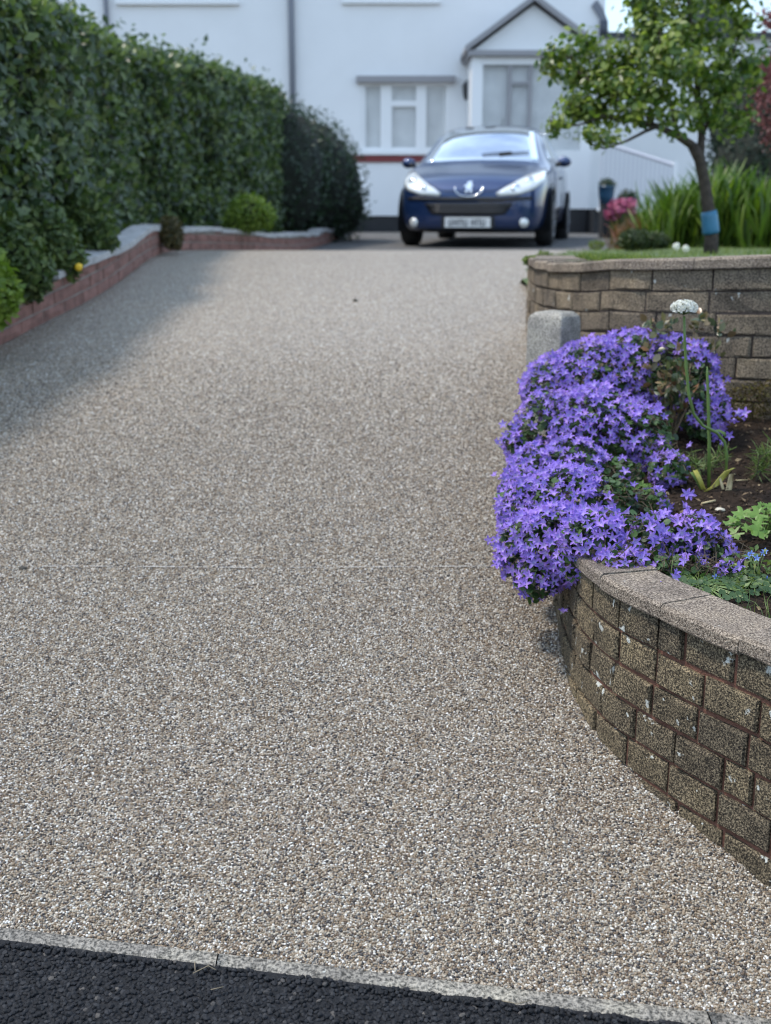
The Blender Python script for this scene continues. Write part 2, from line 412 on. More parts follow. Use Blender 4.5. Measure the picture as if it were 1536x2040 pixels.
# asphalt chips on the near road, ragged over the edging
pt = .0085
gx, gy = np.meshgrid(np.arange(-1.1, .8, pt), np.arange(1.15, 1.95, pt * .87))
gx = gx + (np.arange(gx.shape[0]) % 2)[:, None] * pt / 2
P = np.stack([gx.ravel(), gy.ravel()], 1) + rng.normal(0, pt * .25, (gx.size, 2))
rag = np.array([.010 * mnoise.noise(Vector((x * 14, 0, 0))) + .010 * mnoise.noise(Vector((x * 55, 5, 0))) for x in P[:, 0]])
k = P[:, 1] < kerbY(P[:, 0]) - .043 + rag
P = P[k]; zz = .022 - .027 * P[:, 0] + rng.normal(0, .0012, len(P)) + .003 * (P[:, 1] > kerbY(P[:, 0]) - .06)
scatter_gn('asphalt_chips', np.c_[P, zz], M['chip'], road, .0038, .0072, .65, 1, False, 5)
tag(bpy.data.objects['asphalt_chips'], 'coarse black stone chips in the road surface')

# ================================================================== WALLS OF THE BED
def brick_mesh(path, s0, s1, z0, z1, depth, seed, nu=6, nv=4, rough=.0022, ch=.0028, tilt=0):
    r = np.random.default_rng(seed); V = []; Fc = []
    us = [0, .035] + list(np.linspace(.3, .7, nu - 4)) + [.965, 1] if nu > 4 else np.linspace(0, 1, nu)
    us = list(us); nu = len(us); vs = [0, .09] + [.5] * (nv > 4) + [.91, 1] if nv >= 4 else np.linspace(0, 1, nv)
    vs = list(vs); nv = len(vs)
    jit = max(-.003, min(.004, r.normal(0, .002)))
    for i, u in enumerate(us):
        s = lerp(s0, s1, u)
        for j, v in enumerate(vs):
            e = -ch if (i in (0, nu - 1) or j in (0, nv - 1)) else r.normal(0, rough)
            q = path.off(s, e + jit); V.append((q[0], q[1], lerp(z0(s), z1(s), v) + (r.normal(0, .0012) if 0 < j < nv - 1 else r.normal(0, .0008))))
    nF = nu * nv
    ring = [i * nv for i in range(nu)] + [(nu - 1) * nv + j for j in range(1, nv)] + [i * nv + nv - 1 for i in range(nu - 2, -1, -1)] + [j for j in range(nv - 2, 0, -1)]
    for i in range(nu - 1):
        for j in range(nv - 1): a = i * nv + j; Fc.append((a, a + 1, a + nv + 1, a + nv))
    def sv(k): i, j = divmod(k, nv); return lerp(s0, s1, us[i]), vs[j]
    for k in ring:
        s, v = sv(k); q = path.off(s, -depth); V.append((q[0], q[1], lerp(z0(s), z1(s), v)))
    n = len(ring)
    for a in range(n): b = (a + 1) % n; Fc.append((ring[a], ring[b], nF + b, nF + a))
    return V, Fc
def strip(path, s0, s1, step, cross):
    """sweep: cross(s) -> list of (offset, z)"""
    V = []; Fc = []; S = np.linspace(s0, s1, max(2, int((s1 - s0) / step) + 1)); m = None
    for s in S:
        c = cross(s); m = len(c)
        for d, z in c: q = path.off(s, d); V.append((q[0], q[1], z))
    for i in range(len(S) - 1):
        for j in range(m): a = i * m + j; b = i * m + (j + 1) % m; Fc.append((a, b, b + m, a + m))
    Fc += [tuple(range(m - 1, -1, -1)), tuple(range((len(S) - 1) * m, len(S) * m))]
    return V, Fc
def brick_wall(root, path, s0, s1, capz, ground, pitch, joint, blen, mb, mm, mcap, caplen, capd, capt, over, seed=0, caps=None, maxc=9, side=None):
    """capz(s): underside of the coping; courses run down from there to the ground"""
    V, Fc = strip(path, s0, s1, .02, lambda s: [(-.008, min(ground(s) - .12, capz(s) - .05)), (-.008, capz(s) - .001), (-.085, capz(s) - .001), (-.085, min(ground(s) - .12, capz(s) - .05))])
    mesh_obj('mortar', V, Fc, mm, root)
    r = np.random.default_rng(seed)
    for k in range(maxc):
        s = s0 - r.random() * .03 - (blen / 2 if k % 2 else 0)
        while s < s1:
            L = blen * (1 + r.normal(0, .04))
            if r.random() < .12: L *= .55
            a, b = max(s, s0), min(s + L, s1)
            mid = (a + b) / 2; zt = capz(mid) - k * pitch
            if b - a > .04 and zt > min(ground(a), ground(b)) + .005:
                wv = r.normal(0, .0015)
                top = lambda q, k=k, wv=wv: capz(q) - k * pitch - joint * (.15 if k == 0 else .5) + wv
                bot = lambda q, k=k, wv=wv: capz(q) - (k + 1) * pitch + joint * .5 + wv
                V, Fc = brick_mesh(path, a + joint / 2, b - joint / 2, bot, top, .08, seed * 1000 + len(bpy.data.meshes))
                mesh_obj('brick', V, Fc, mb, root, False)
            s += L
    s = s0; r = np.random.default_rng(seed + 50)
    cl = list(caps) if caps else None
    while s < s1 - .02:
        L = cl.pop(0) if cl else caplen * (1 + r.normal(0, .05))
        e = min(s + L, s1); j = r.normal(0, .002); tl = r.normal(0, .003)
        def cross(q, s=s, e=e, j=j, tl=tl):
            t = (q - s) / (e - s); z = capz(q) + j + tl * (t - .5); c = .004
            nn = .002 * mnoise.noise(Vector((q * 30, seed, 0))); n2 = .002 * mnoise.noise(Vector((q * 26, seed, 7)))
            return [(over - .003 + nn, z), (over + nn, z + c), (over + n2, z + capt - .007), (over - .007 + n2, z + capt + n2 * .5), (-capd * .5, z + capt + .0015 * nn), (over - capd, z + capt), (over - capd, z)]
        V, Fc = strip(path, s + .0012, e - .0012, .035, cross)
        mesh_obj('coping_stone', V, Fc, mcap, root)
        s = e
def gl(s): p = PL.at(s); return dz(p[1]) if p[1] > kerbY(p[0]) else .02 - .027 * p[0]
def gu(s): p = PU.at(s); return soilz(p[0], p[1]) if p[1] < 4.55 else dz(p[1])
LOWCAP = lambda s: interp(s, [0, PL.L], [.484, .494])
def soilz(x, y):
    return interp(y, [1.8, 2.6, 3.3, 4.2], [.475, .495, .545, .63]) + .02 * mnoise.noise(Vector((x * 4, y * 4, 0))) + .008 * mnoise.noise(Vector((x * 19, y * 19, 4)))
UPCAP = lambda s: interp(PU.at(s)[0] + (0 if PU.at(s)[1] < 5.1 else -(PU.at(s)[1] - 5.1) * .05), [.6, .67, .83, 1.31, 2.5], [1.030, 1.040, 1.082, 1.106, 1.13])
base = (*PL.at(PL.L * .4), 0)
lowwall = thing('retaining_wall', (base[0], base[1], gl(PL.L * .4)), 'low curved wall of rough brown concrete bricks with coping holding the flower bed', 'wall')
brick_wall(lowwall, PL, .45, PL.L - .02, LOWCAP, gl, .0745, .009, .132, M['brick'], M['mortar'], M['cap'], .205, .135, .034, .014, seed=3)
base = (*PU.at(PU.L * .45), .6)
upwall = thing('retaining_wall', base, 'taller grey-brown brick wall with flat coping behind the purple flowers', 'wall')
SU_END = PU.L - .75
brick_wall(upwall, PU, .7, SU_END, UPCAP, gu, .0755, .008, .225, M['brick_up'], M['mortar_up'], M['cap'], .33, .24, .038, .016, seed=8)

# granite-like post at the end of the low wall
pc = at(1104, 640, 4.06)
mb = MB(); hw = .066; ztop = at(1104, 622, 4.06)[2]; zb = dz(4.06) - .1
ang = R(52)
def rot(x, y): return (pc[0] + x * math.cos(ang) - y * math.sin(ang), pc[1] + x * math.sin(ang) + y * math.cos(ang))
lev = [(zb, .072), (ztop - .25, .070), (ztop - .035, .069), (ztop - .012, .066), (ztop + .002, .05), (ztop + .006, .02)]
V = []; Fc = []
for z, h in lev:
    for sx, sy in ((-1, -1), (1, -1), (1, 1), (-1, 1)): V.append((*rot(sx * h, sy * h), z))
for i in range(len(lev) - 1):
    for q in range(4): a = i * 4 + q; b = i * 4 + (q + 1) % 4; Fc.append((a, b, b + 4, a + 4))
Fc += [(3, 2, 1, 0), tuple(range(len(lev) * 4 - 4, len(lev) * 4))]
po = mesh_obj('gate_post', V, Fc, M['post']); tag(po, 'short square pale granite post at the end of the low wall', 'post')
md = po.modifiers.new('bevel', 'BEVEL'); md.width = .006; md.segments = 2

# soil of the bed
bedpoly = [PL.off(s, -.07) for s in np.linspace(.3, PL.L, 30)] + [PU.off(s, .02) for s in np.linspace(PU.L * .72, 0, 30)]
inb = poly_in(bedpoly)
bed = sheet('soil', list(np.arange(.35, 3.0, .022)), list(np.arange(1.2, 5.0, .022)), soilz, M['soil'], None, inb, True)
tag(bed, 'dark crumbly soil of the raised flower bed', 'soil', kind='structure')

# lawn behind the upper wall, falling to the drive
def lawnz(x, y):
    z = 1.095 - .012 * (y - 4)
    if y > 6: z = lerp(z, dz(y) + .03, sm((y - 6) / 5) )
    e = x - (rxf(y) if y > 5 else -9)
    if y > 5.6: z = lerp(dz(y) + .0, z, sm(e / 1.2 + (.35 if y < 7 else 0)))
    return z + .01 * mnoise.noise(Vector((x * 3, y * 3, 0)))
lawnpoly = [PU.off(s, -.16) for s in np.linspace(.5, SU_END, 30)] + [(rxf(y) - .02, y) for y in np.arange(6.2, 13.6, .3)] + [(9, 13.6), (9, 3.2), (2.9, 3.2)]
inl = poly_in(lawnpoly)
lawn = sheet('lawn', list(np.arange(.6, 9, .1)), list(np.arange(3.2, 13.7, .1)), lawnz, M['grassland'], None, inl, True)
tag(lawn, 'small lawn above the upper wall', 'lawn', kind='structure')
# left border behind the brick kerb wall
def leftz(x, y): return dz(y) + .16
V = []; Fc = []; S = np.linspace(0, PLEFT.L, 60)
for s in S:
    p = PLEFT.at(s); n = PLEFT.nrm(s); 
    for d in (.06, 1.2, 5, 12): q = (p[0] - d, p[1]); V.append((q[0], q[1], leftz(*q)))
for i in range(len(S) - 1):
    for j in range(3): a = i * 4 + j; Fc.append((a, a + 4, a + 5, a + 1))
tag(mesh_obj('garden_border', V, Fc, M['earth'], None, True), 'planted earth border under the tall hedge', 'border', kind='structure')
lowwall['kind'] = 'thing'; upwall['kind'] = 'thing'
# ================================================================== FOLIAGE TOOLS
def norm(a): return a / np.maximum(1e-9, np.linalg.norm(a, axis=-1, keepdims=True))
DIAM = (np.array([[0, 0, 0], [.27, .42, .06], [0, 1, -.06], [-.27, .42, .06]], float), np.array([[0, 1, 2], [0, 2, 3]]))
OVAL = (np.array([[0, 0, 0], [.26, .25, .05], [.3, .6, .05], [0, 1, -.08], [-.3, .6, .05], [-.26, .25, .05], [0, .5, -.02]], float),
        np.array([[0, 1, 6], [1, 2, 6], [2, 3, 6], [3, 4, 6], [4, 5, 6], [5, 0, 6]]))
ROUND = (np.array([[0, .45, -.06]] + [[.5 * math.sin(a), .5 - .5 * math.cos(a), .05 * math.sin(3 * a)] for a in np.linspace(.25, 2 * math.pi - .25, 8)], float),
         np.array([[0, i, i + 1] for i in range(1, 8)]))
BLADE = (np.array([[-.03, 0, 0], [.03, 0, 0], [-.03, .4, .03], [.03, .4, .03], [-.022, .75, .0], [.022, .75, .0], [0, 1, -.1]], float),
         np.array([[0, 1, 3], [0, 3, 2], [2, 3, 5], [2, 5, 4], [4, 5, 6]]))
def cloud(P, N, size, tpl, jit=.6, up=None, upw=.5, seed=0):
    """leaves at P facing roughly N; returns V, T"""
    r = np.random.default_rng(seed); P = np.asarray(P, float); n = len(P)
    N = norm(np.asarray(N, float) + jit * r.normal(size=(n, 3)))
    t = r.normal(size=(n, 3))
    if up is not None: t = t * (1 - upw) + np.asarray(up) * upw * 2
    t = norm(t - N * (t * N).sum(1, keepdims=True)); b = np.cross(t, N)
    size = np.broadcast_to(np.asarray(size, float), (n,))
    tv, tt = tpl; m = len(tv)
    V = P[:, None, :] + size[:, None, None] * (tv[None, :, 0:1] * b[:, None, :] + tv[None, :, 1:2] * t[:, None, :] + tv[None, :, 2:3] * N[:, None, :])
    T = tt[None] + (np.arange(n) * m)[:, None, None]
    return V.reshape(-1, 3), T.reshape(-1, 3)
def join(parts):
    V = []; T = []; o = 0
    for v, t in parts: V.append(v); T.append(t + o); o += len(v)
    return np.concatenate(V), np.concatenate(T)
def blob_pts(blobs, n, shell=(.8, 1.03), seed=0, ztrim=None, inner=.8):
    """points on the outside of a union of ellipsoids (x, y, z, rx, ry, rz)"""
    r = np.random.default_rng(seed); B = np.array(blobs, float)
    a = (B[:, 3] * B[:, 4] * B[:, 5]) ** (2 / 3); idx = r.choice(len(B), n, p=a / a.sum())
    d = norm(r.normal(size=(n, 3))); rad = r.uniform(*shell, size=(n, 1))
    P = B[idx, :3] + d * rad * B[idx, 3:6]; Nn = norm(d / B[idx, 3:6])
    ok = np.ones(n, bool)
    for k in range(len(B)):
        q = (((P - B[k, :3]) / B[k, 3:6]) ** 2).sum(1); ok &= (q > inner ** 2) | (idx == k)
    if ztrim is not None: ok &= np.array([p[2] > ztrim(p[0], p[1]) for p in P])
    return P[ok], Nn[ok]
def nz3(P, f, o=0): return np.array([mnoise.noise(Vector((p[0] * f + o, p[1] * f, p[2] * f))) for p in P])
def stems(mb, base, tips, r0, r1, bend=.15, n=4):
    for tp in tips:
        tp = np.array(tp); b = np.array(base); mid = (b + tp) / 2 + rng.normal(size=3) * np.linalg.norm(tp - b) * bend * .5
        mb.tube([b, mid, tp], [r0, (r0 + r1) / 2, r1], n, False)

# ================================================================== PURPLE BELLFLOWERS
mt, nt, b = newmat('violet_petal')
at1 = nt.nodes.new('ShaderNodeAttribute'); at1.attribute_name = 'tip'
gi = nt.nodes.new('ShaderNodeNewGeometry'); oi = nt.nodes.new('ShaderNodeObjectInfo')
c = ramp(nt, [(0, (.70, .66, .86)), (.25, (.42, .31, .76)), (.6, (.30, .185, .66)), (1, (.38, .27, .74))], at1.outputs['Fac'])
rn = mth(nt, 'FRACT', mth(nt, 'ADD', gi.outputs['Random Per Island'], oi.outputs['Random']))
c = mixc(nt, .7, c, ramp(nt, [(0, (.62, .60, .85)), (.5, (1, 1, 1)), (1, (1.25, 1.05, 1.1))], rn), 'MULTIPLY')
nt.links.new(c, b.inputs['Base Color']); b.inputs['Roughness'].default_value = .55; b.inputs['Specular IOR Level'].default_value = .25
tr = nt.nodes.new('ShaderNodeBsdfTranslucent'); nt.links.new(c, tr.inputs[0])
mx = nt.nodes.new('ShaderNodeMixShader'); mx.inputs[0].default_value = .35
nt.links.new(b.outputs[0], mx.inputs[1]); nt.links.new(tr.outputs[0], mx.inputs[2]); nt.links.new(mx.outputs[0], nt.nodes['Material Output'].inputs[0])
M['petal'] = mt
M['campleaf'] = leafmat('bellflower_leaf', [(.022, .045, .018), (.035, .075, .022), (.055, .11, .03), (.085, .15, .04)], .5, .25)
def flower_tpl(op, seed):
    """star-shaped bell with five pointed petals; op = how far it opens"""
    r = np.random.default_rng(seed); V = [(0, 0, -.55)]; a = [0.0]; T = []
    for k in range(5):
        A = 2 * math.pi * k / 5 + r.normal(0, .05); l = 1 + r.normal(0, .05)
        def pt(an, rad, z): V.append((rad * math.sin(an), rad * math.cos(an), z)); return len(V) - 1
        h = math.pi / 5
        vl = pt(A - h, .36 * op, .02); a.append(.35); vr = pt(A + h, .36 * op, .02); a.append(.35)
        c = pt(A, .46 * op, -.04); a.append(.3)
        ml = pt(A - .3, .66 * op * l, .16); a.append(.75); mr = pt(A + .3, .66 * op * l, .16); a.append(.75)
        tp = pt(A, 1.0 * op * l, .12 + .25 * (1 - op)); a.append(1)
        T += [(0, c, vl), (0, vr, c), (vl, c, ml), (ml, c, tp), (c, mr, tp), (c, vr, mr)]
    return np.array(V, float), np.array(T), np.array(a)
FT = [flower_tpl(1.0, 1), flower_tpl(.9, 2), flower_tpl(.72, 3), flower_tpl(1.06, 4)]
FME = []
for k, (v, t, a) in enumerate(FT):
    o = tri_obj('flower', v, t, M['petal'], None, False, a); FME.append(o.data); bpy.data.objects.remove(o)
CAMV = np.array([0, 0, H])
def onsoil(x, y, h):
    r = ray(x, y); Y = 2.8
    for _ in range(40): p = r * (Y / r[1]) + [0, 0, H]; Y += ((p[2] - soilz(p[0], p[1]) - h) * -r[1] / r[2]) * .7
    return r * (Y / r[1]) + [0, 0, H]
SUNV = np.array(sdir)
def bellflower(name, loc, label, blobs, n, bald, seed, nleaf, strays=()):
    root = thing(name, loc, label, 'flower', 'mounds of purple bellflowers in the bed')
    B = [(*(at(x, y, Y) if Y > 1 else onsoil(x, y, Y)), r * ex, r, r * ez) for x, y, Y, r, ex, ez in blobs]
    gz = lambda x, y: (soilz(x, y) + .005) if inb(x, y) else dz(y) + .02
    P, N = blob_pts([(q[0], q[1], q[2], q[3] * .93, q[4] * .93, q[5] * .93) for q in B], nleaf, (.72, 1.0), seed, gz, .7)
    V1 = cloud(P, N * .6 + [0, 0, .6], rng.uniform(.011, .024, len(P)), ROUND, .45, seed=seed)
    tri_obj('foliage', *V1, M['campleaf'], root)['kind'] = 'stuff'
    mb = MB()
    for q in B:
        g0 = np.array([q[0], q[1], gz(q[0], q[1])])
        d = norm(rng.normal(size=(60, 3)) + [0, -.3, .6])
        for e in d:
            p1 = np.array(q[:3]) + e * np.array(q[3:]) * rng.uniform(.85, 1.02); p0 = np.array(q[:3]) + e * np.array(q[3:]) * .55 + rng.normal(size=3) * .02
            mb.tube([p0, (p0 + p1) / 2 + rng.normal(size=3) * .008, p1], .0009, 3, False)
    so = mb.build('stems', plain('bellflower_stem', (.085, .06, .035), .7), root); so['kind'] = 'stuff'
    P, N = blob_pts(B, n, (.93, 1.06), seed + 1, gz, .86)
    N = norm(N * .75 + .35 * norm(CAMV - P) + .25 * SUNV)
    dens = nz3(P, 9, seed) + .6 * nz3(P, 24, seed + 3); keep = dens > -.48
    px = np.array([proj(p) for p in P])
    for bx, by, br, pr in bald:
        q = ((px[:, 0] - bx) ** 2 + (px[:, 1] - by) ** 2) < br ** 2; keep &= ~(q & (rng.random(len(P)) < pr))
    P, N, px = P[keep], N[keep], px[keep]
    # thin to a minimum spacing so that single flowers stay readable
    order = rng.permutation(len(P)); cell = {}; sel = []
    for i in order:
        key = tuple((P[i] / .0175).astype(int)); hit = False
        for dx in (-1, 0, 1):
            for dy in (-1, 0, 1):
                for d3 in (-1, 0, 1):
                    j = cell.get((key[0] + dx, key[1] + dy, key[2] + d3))
                    if j is not None and ((P[j] - P[i]) ** 2).sum() < .0145 ** 2: hit = True
        if not hit: cell[key] = i; sel.append(i)
    P, N = P[sel], N[sel]
    if len(strays):
        S = np.array([at(x, y, Y) if Y > 1 else onsoil(x, y, Y) for x, y, Y in strays]); P = np.concatenate([S, P]); N = np.concatenate([norm(CAMV - S) * .6 + [0, 0, .4] + 0 * S, N])
    vis = (norm(CAMV - P) * N).sum(1) / np.linalg.norm(P - CAMV, axis=1) + rng.random(len(P)) * .05; vis[:len(strays)] = 9
    order = np.argsort(-vis); rest = []
    for q, i in enumerate(order):
        nn = Vector(norm(N[i] + rng.normal(size=3) * .42)); s = rng.uniform(.0135, .0195); k = int(rng.choice(4, p=[.38, .27, .15, .2]))
        rotm = nn.to_track_quat('Z', 'Y').to_matrix() @ Matrix.Rotation(rng.random() * 6.28, 3, 'Z')
        if q < 300:
            o = bpy.data.objects.new('flower', FME[k]); col.objects.link(o); o.parent = root
            o.matrix_basis = Matrix.LocRotScale(Vector(P[i] - np.array(loc)), rotm.to_quaternion(), Vector((s, s, s)))
        else:
            v, t, a = FT[k]; rest.append((v @ np.array(rotm).T * s + P[i], t, a))
    if rest:
        V, T = join([(v, t) for v, t, a in rest])
        tri_obj('flower_mass', V, T, M['petal'], root, False, np.concatenate([a for _, _, a in rest]))['kind'] = 'stuff'
    return root
bellflower('bellflower_plant', (.62, 3.6, .57), 'taller mound of purple bellflowers against the granite post and upper wall',
    [(1112, 775, 3.75, .115, 1, 1), (1180, 760, 3.75, .15, 1, .95), (1262, 740, 3.78, .15, 1, .9), (1345, 745, 3.72, .13, 1, .95), (1398, 815, 3.62, .09, .9, 1.2),
     (1100, 850, 3.5, .115, 1, 1), (1180, 855, 3.45, .15, 1, .9), (1268, 865, 3.4, .12, 1, .8), (1040, 880, 3.42, .06, 1, 1.1), (1310, 905, 3.32, .075, .9, .8), (1075, 780, 3.68, .06, 1, 1)],
    5200, [(1350, 750, 42, .9), (1330, 860, 45, .95), (1385, 900, 45, 1), (1062, 850, 26, .9), (1225, 800, 28, .6), (1400, 760, 30, .5), (1420, 960, 50, 1), (1215, 925, 45, .9)], 11, 5200,
    [(1470, 823, 3.45), (1482, 834, 3.45), (1462, 838, 3.45), (1450, 825, 3.45), (1484, 822, 3.45), (1450, 755, 3.7), (1440, 880, 3.4), (1453, 868, 3.4), (990, 880, 3.4), (1002, 845, 3.4), (1374, 886, 3.3), (1324, 830, 3.35), (1036, 760, 3.6)])
bellflower('bellflower_plant', (.45, 2.95, .45), 'wide cascade of purple bellflowers spilling over the low wall coping',
    [(1070, 940, 3.25, .085, 1, 1), (1140, 935, 3.2, .10, 1, .9), (1055, 1020, 2.95, .085, 1, 1.1), (1125, 1010, 2.9, .11, 1, 1), (1050, 1095, 2.8, .08, 1, 1.15), (1115, 1085, 2.72, .10, 1, 1), (1035, 970, 3.1, .055, 1, 1),
     (1072, 1150, 2.68, .055, 1, 1.1), (1150, 1115, 2.60, .055, 1, .9), (1190, 1070, .06, .085, 1, .85), (1255, 1075, .05, .08, 1, .8), (1320, 1070, .05, .075, 1, .75), (1380, 1065, .045, .065, 1, .8), (1330, 935, .05, .06, 1, .8), (1200, 990, .05, .09, 1, .7), (1425, 1085, .03, .04, 1, .7),
     (1290, 1000, .03, .06, 1, .6), (1240, 1120, .03, .045, 1.3, .7), (1300, 1125, .025, .04, 1.4, .7), (1365, 1130, .02, .035, 1.5, .7), (1480, 1120, .02, .03, 1.3, .7), (1420, 1140, .015, .03, 1.5, .6), (1235, 940, .04, .07, 1, .6), (1295, 895, .05, .06, 1, .8)],
    5600, [(1240, 955, 48, .93), (1270, 1005, 40, .9), (1160, 905, 26, .6), (1390, 1150, 40, .93), (1470, 1160, 35, .93), (1310, 1155, 30, .8), (1100, 1195, 24, .5), (1190, 1015, 24, .5)], 21, 5200,
    [(1322, 1168, .02), (1122, 1216, 2.62), (1462, 1100, .04), (1480, 1118, .03), (1446, 1076, .04), (1348, 1140, .04), (1362, 1118, .05), (1345, 1150, .03), (985, 945, 3.1), (1000, 990, 3.0), (973, 1076, 2.8), (1395, 1090, .05), (1470, 1130, .03), (1376, 985, .05), (1368, 984, .05), (1366, 1007, .05)])

# ------------------------------------------------------------------ other plants in the bed
# white allium: bent stem, flower head, a second bare stem and cut yellow leaves
ab = onsoil(1412, 975, 0); AY = ab[1]
al = thing('allium_plant', tuple(ab), 'white round-headed allium on a bent green stem with yellowing cut leaves', 'flower')
M['stalk'] = plain('green_stalk', (.10, .16, .035), .5, var=.25, vscale=20)
M['yleaf'] = plain('yellow_leaf', (.36, .33, .06), .55, var=.35, vscale=30)
M['dry'] = plain('dry_leaf', (.50, .40, .22), .7, var=.3, vscale=30)
pts = [at(x, y, Y + AY - 2.96) for x, y, Y in ((1446, 950, 2.95), (1448, 905, 2.95), (1443, 880, 2.95), (1428, 862, 2.94), (1400, 848, 2.93), (1382, 825, 2.92), (1372, 785, 2.92), (1367, 730, 2.92), (1364, 680, 2.92), (1363, 630, 2.92))]
MB().tube(pts, [.0042] * 7 + [.004, .0036, .0034], 10).build('stem', M['stalk'], al, True)
MB().tube([at(1412, 978, AY), at(1413, 880, AY), at(1411, 800, AY), at(1409, 745, AY), at(1409, 730, AY)], [.0052, .005, .0045, .0035, .001], 10).build('stem', M['stalk'], al, True)
hc = at(1363, 614, AY - .04)
M['allium'] = leafmat('white_floret', [(.78, .78, .68), (.84, .84, .76), (.86, .86, .82)], .5, .3)
d = norm(rng.normal(size=(420, 3))); d = d[d[:, 2] > -.35]; Pp = hc + d * np.array([.036, .036, .022]) * rng.uniform(.82, 1.02, (len(d), 1))
fl = [flower_tpl(1.0, 31)]
parts = []
for i in range(len(d)):
    rotm = Vector(d[i] + rng.normal(size=3) * .2).to_track_quat('Z', 'Y').to_matrix(); parts.append((fl[0][0] @ np.array(rotm).T * .0052 + Pp[i], fl[0][1]))
hd = tri_obj('flower_head', *join(parts), M['allium'], al)
mb = MB()
for i in range(0, len(d), 3): mb.tube([hc + [0, 0, -.018], Pp[i]], .0006, 3, False)
mb.build('pedicels', M['stalk'], hd)['kind'] = 'stuff'
def strap(mb, pts, w, side):
    pts = [np.array(p) for p in pts]; V = []; n = len(pts)
    for i, p in enumerate(pts):
        ww = w[i]; s = np.array(side) * ww; f = np.array([0, .25 * ww, -.35 * ww]); V += [p - s, p + f, p + s]
    mb.add(V, [t for i in range(n - 1) for t in ((3 * i, 3 * i + 1, 3 * i + 4, 3 * i + 3), (3 * i + 1, 3 * i + 2, 3 * i + 5, 3 * i + 4))])
for pl, ww, m_ in (
    ([(1400, 982), (1425, 968), (1440, 950), (1450, 938), (1464, 932)], [.004, .010, .012, .009, .003], 'yleaf'),
    ([(1402, 975), (1394, 955), (1385, 936)], [.006, .007, .006], 'yleaf'), ([(1398, 975), (1385, 950), (1377, 940)], [.004, .005, .004], 'stalk'),
    ([(1446, 998), (1452, 975), (1458, 944), (1462, 945)], [.006, .009, .007, .005], 'dry'), ([(1445, 990), (1438, 965), (1434, 950)], [.003, .004, .002], 'dry'),
    ([(1446, 870), (1441, 862), (1430, 856), (1426, 857)], [.002, .006, .005, .001], 'stalk'), ([(1461, 990), (1462, 980)], [.006, .006], 'yleaf'), ([(1466, 990), (1467, 977)], [.004, .004], 'yleaf')):
    mb = MB(); strap(mb, [at(x, y, AY - .02) for x, y in pl], ww, (1, .2, .1))
    o = mb.build('leaf', M[m_], al, True); o.modifiers.new('s', 'SOLIDIFY').thickness = .0012

# bronze-green glossy shrub growing through the bellflowers
M['bronze'] = leafmat('bronze_leaf', [(.03, .05, .02), (.06, .085, .03), (.12, .13, .045), (.20, .10, .05), (.33, .30, .16)], .28, .2)
sb = at(1335, 870, 3.55); sb[2] = soilz(sb[0], sb[1])
sh = thing('bronze_shrub', tuple(sb), 'small shrub with glossy bronze-green leaves among the bellflowers', 'shrub')
tips = [at(x, y, Y) for x, y, Y in ((1330, 650, 3.72), (1310, 665, 3.7), (1400, 640, 3.75), (1425, 655, 3.72), (1438, 660, 3.75), (1350, 690, 3.6), (1340, 735, 3.52), (1325, 745, 3.5), (1350, 765, 3.5), (1360, 775, 3.5), (1318, 775, 3.5), (1375, 745, 3.55), (1300, 650, 3.75), (1412, 700, 3.7), (1290, 690, 3.65), (1385, 655, 3.72))]
mb = MB(); stems(mb, sb, tips, .003, .0012); mb.build('stems', M['twig'], sh)
Pp = np.concatenate([np.array(t) + rng.normal(size=(11, 3)) * .012 for t in tips] + [lerp(sb, np.array(t), f) + rng.normal(size=(5, 3)) * .012 for t in tips for f in (.6, .8)])
tri_obj('foliage', *cloud(Pp, rng.normal(size=(len(Pp), 3)) + [0, -.3, .5], rng.uniform(.02, .038, len(Pp)), OVAL, .6, up=(0, 0, 1), seed=4), M['bronze'], sh)
# feathery rosemary-like plants by the wall and at the right edge
M['feather'] = leafmat('narrow_leaf', [(.05, .09, .02), (.09, .15, .035), (.15, .21, .06), (.24, .25, .09)], .5, .25)
def feathery(px, py, Y, h, n, label, ns=5, spread=.05, L=(.02, .045)):
    b = onsoil(px, py, 0); t = thing('narrow_leaved_plant', tuple(b), label, 'plant')
    tips = [b + [rng.normal(0, spread), rng.normal(0, spread), h * rng.uniform(.55, 1)] for _ in range(ns)]
    mb = MB(); stems(mb, b, tips, .0025, .001); mb.build('stems', M['twig'], t)
    f = rng.uniform(.25, 1, n); k = rng.integers(0, ns, n); P = b + (np.array(tips)[k] - b) * f[:, None]
    d = norm(rng.normal(size=(n, 3)) + [0, 0, .55]); tv, tt = BLADE
    V, T = cloud(P, np.cross(d, rng.normal(size=(n, 3))), rng.uniform(*L, n), BLADE, .05, up=d * 4, upw=.95, seed=int(px))
    tri_obj('foliage', V, T, M['feather'], t); return t
feathery(1505, 960, 3.15, .14, 240, 'feathery yellow-green plant at right edge below the mossy wall foot', 5, .035, (.025, .055))
feathery(1560, 960, 3.1, .15, 160, 'second feathery plant partly cut off by the right edge', 4, .03, (.03, .06))
feathery(1400, 945, 3.15, .07, 260, 'low grassy tuft behind the bare allium stem', 8, .06, (.02, .045))
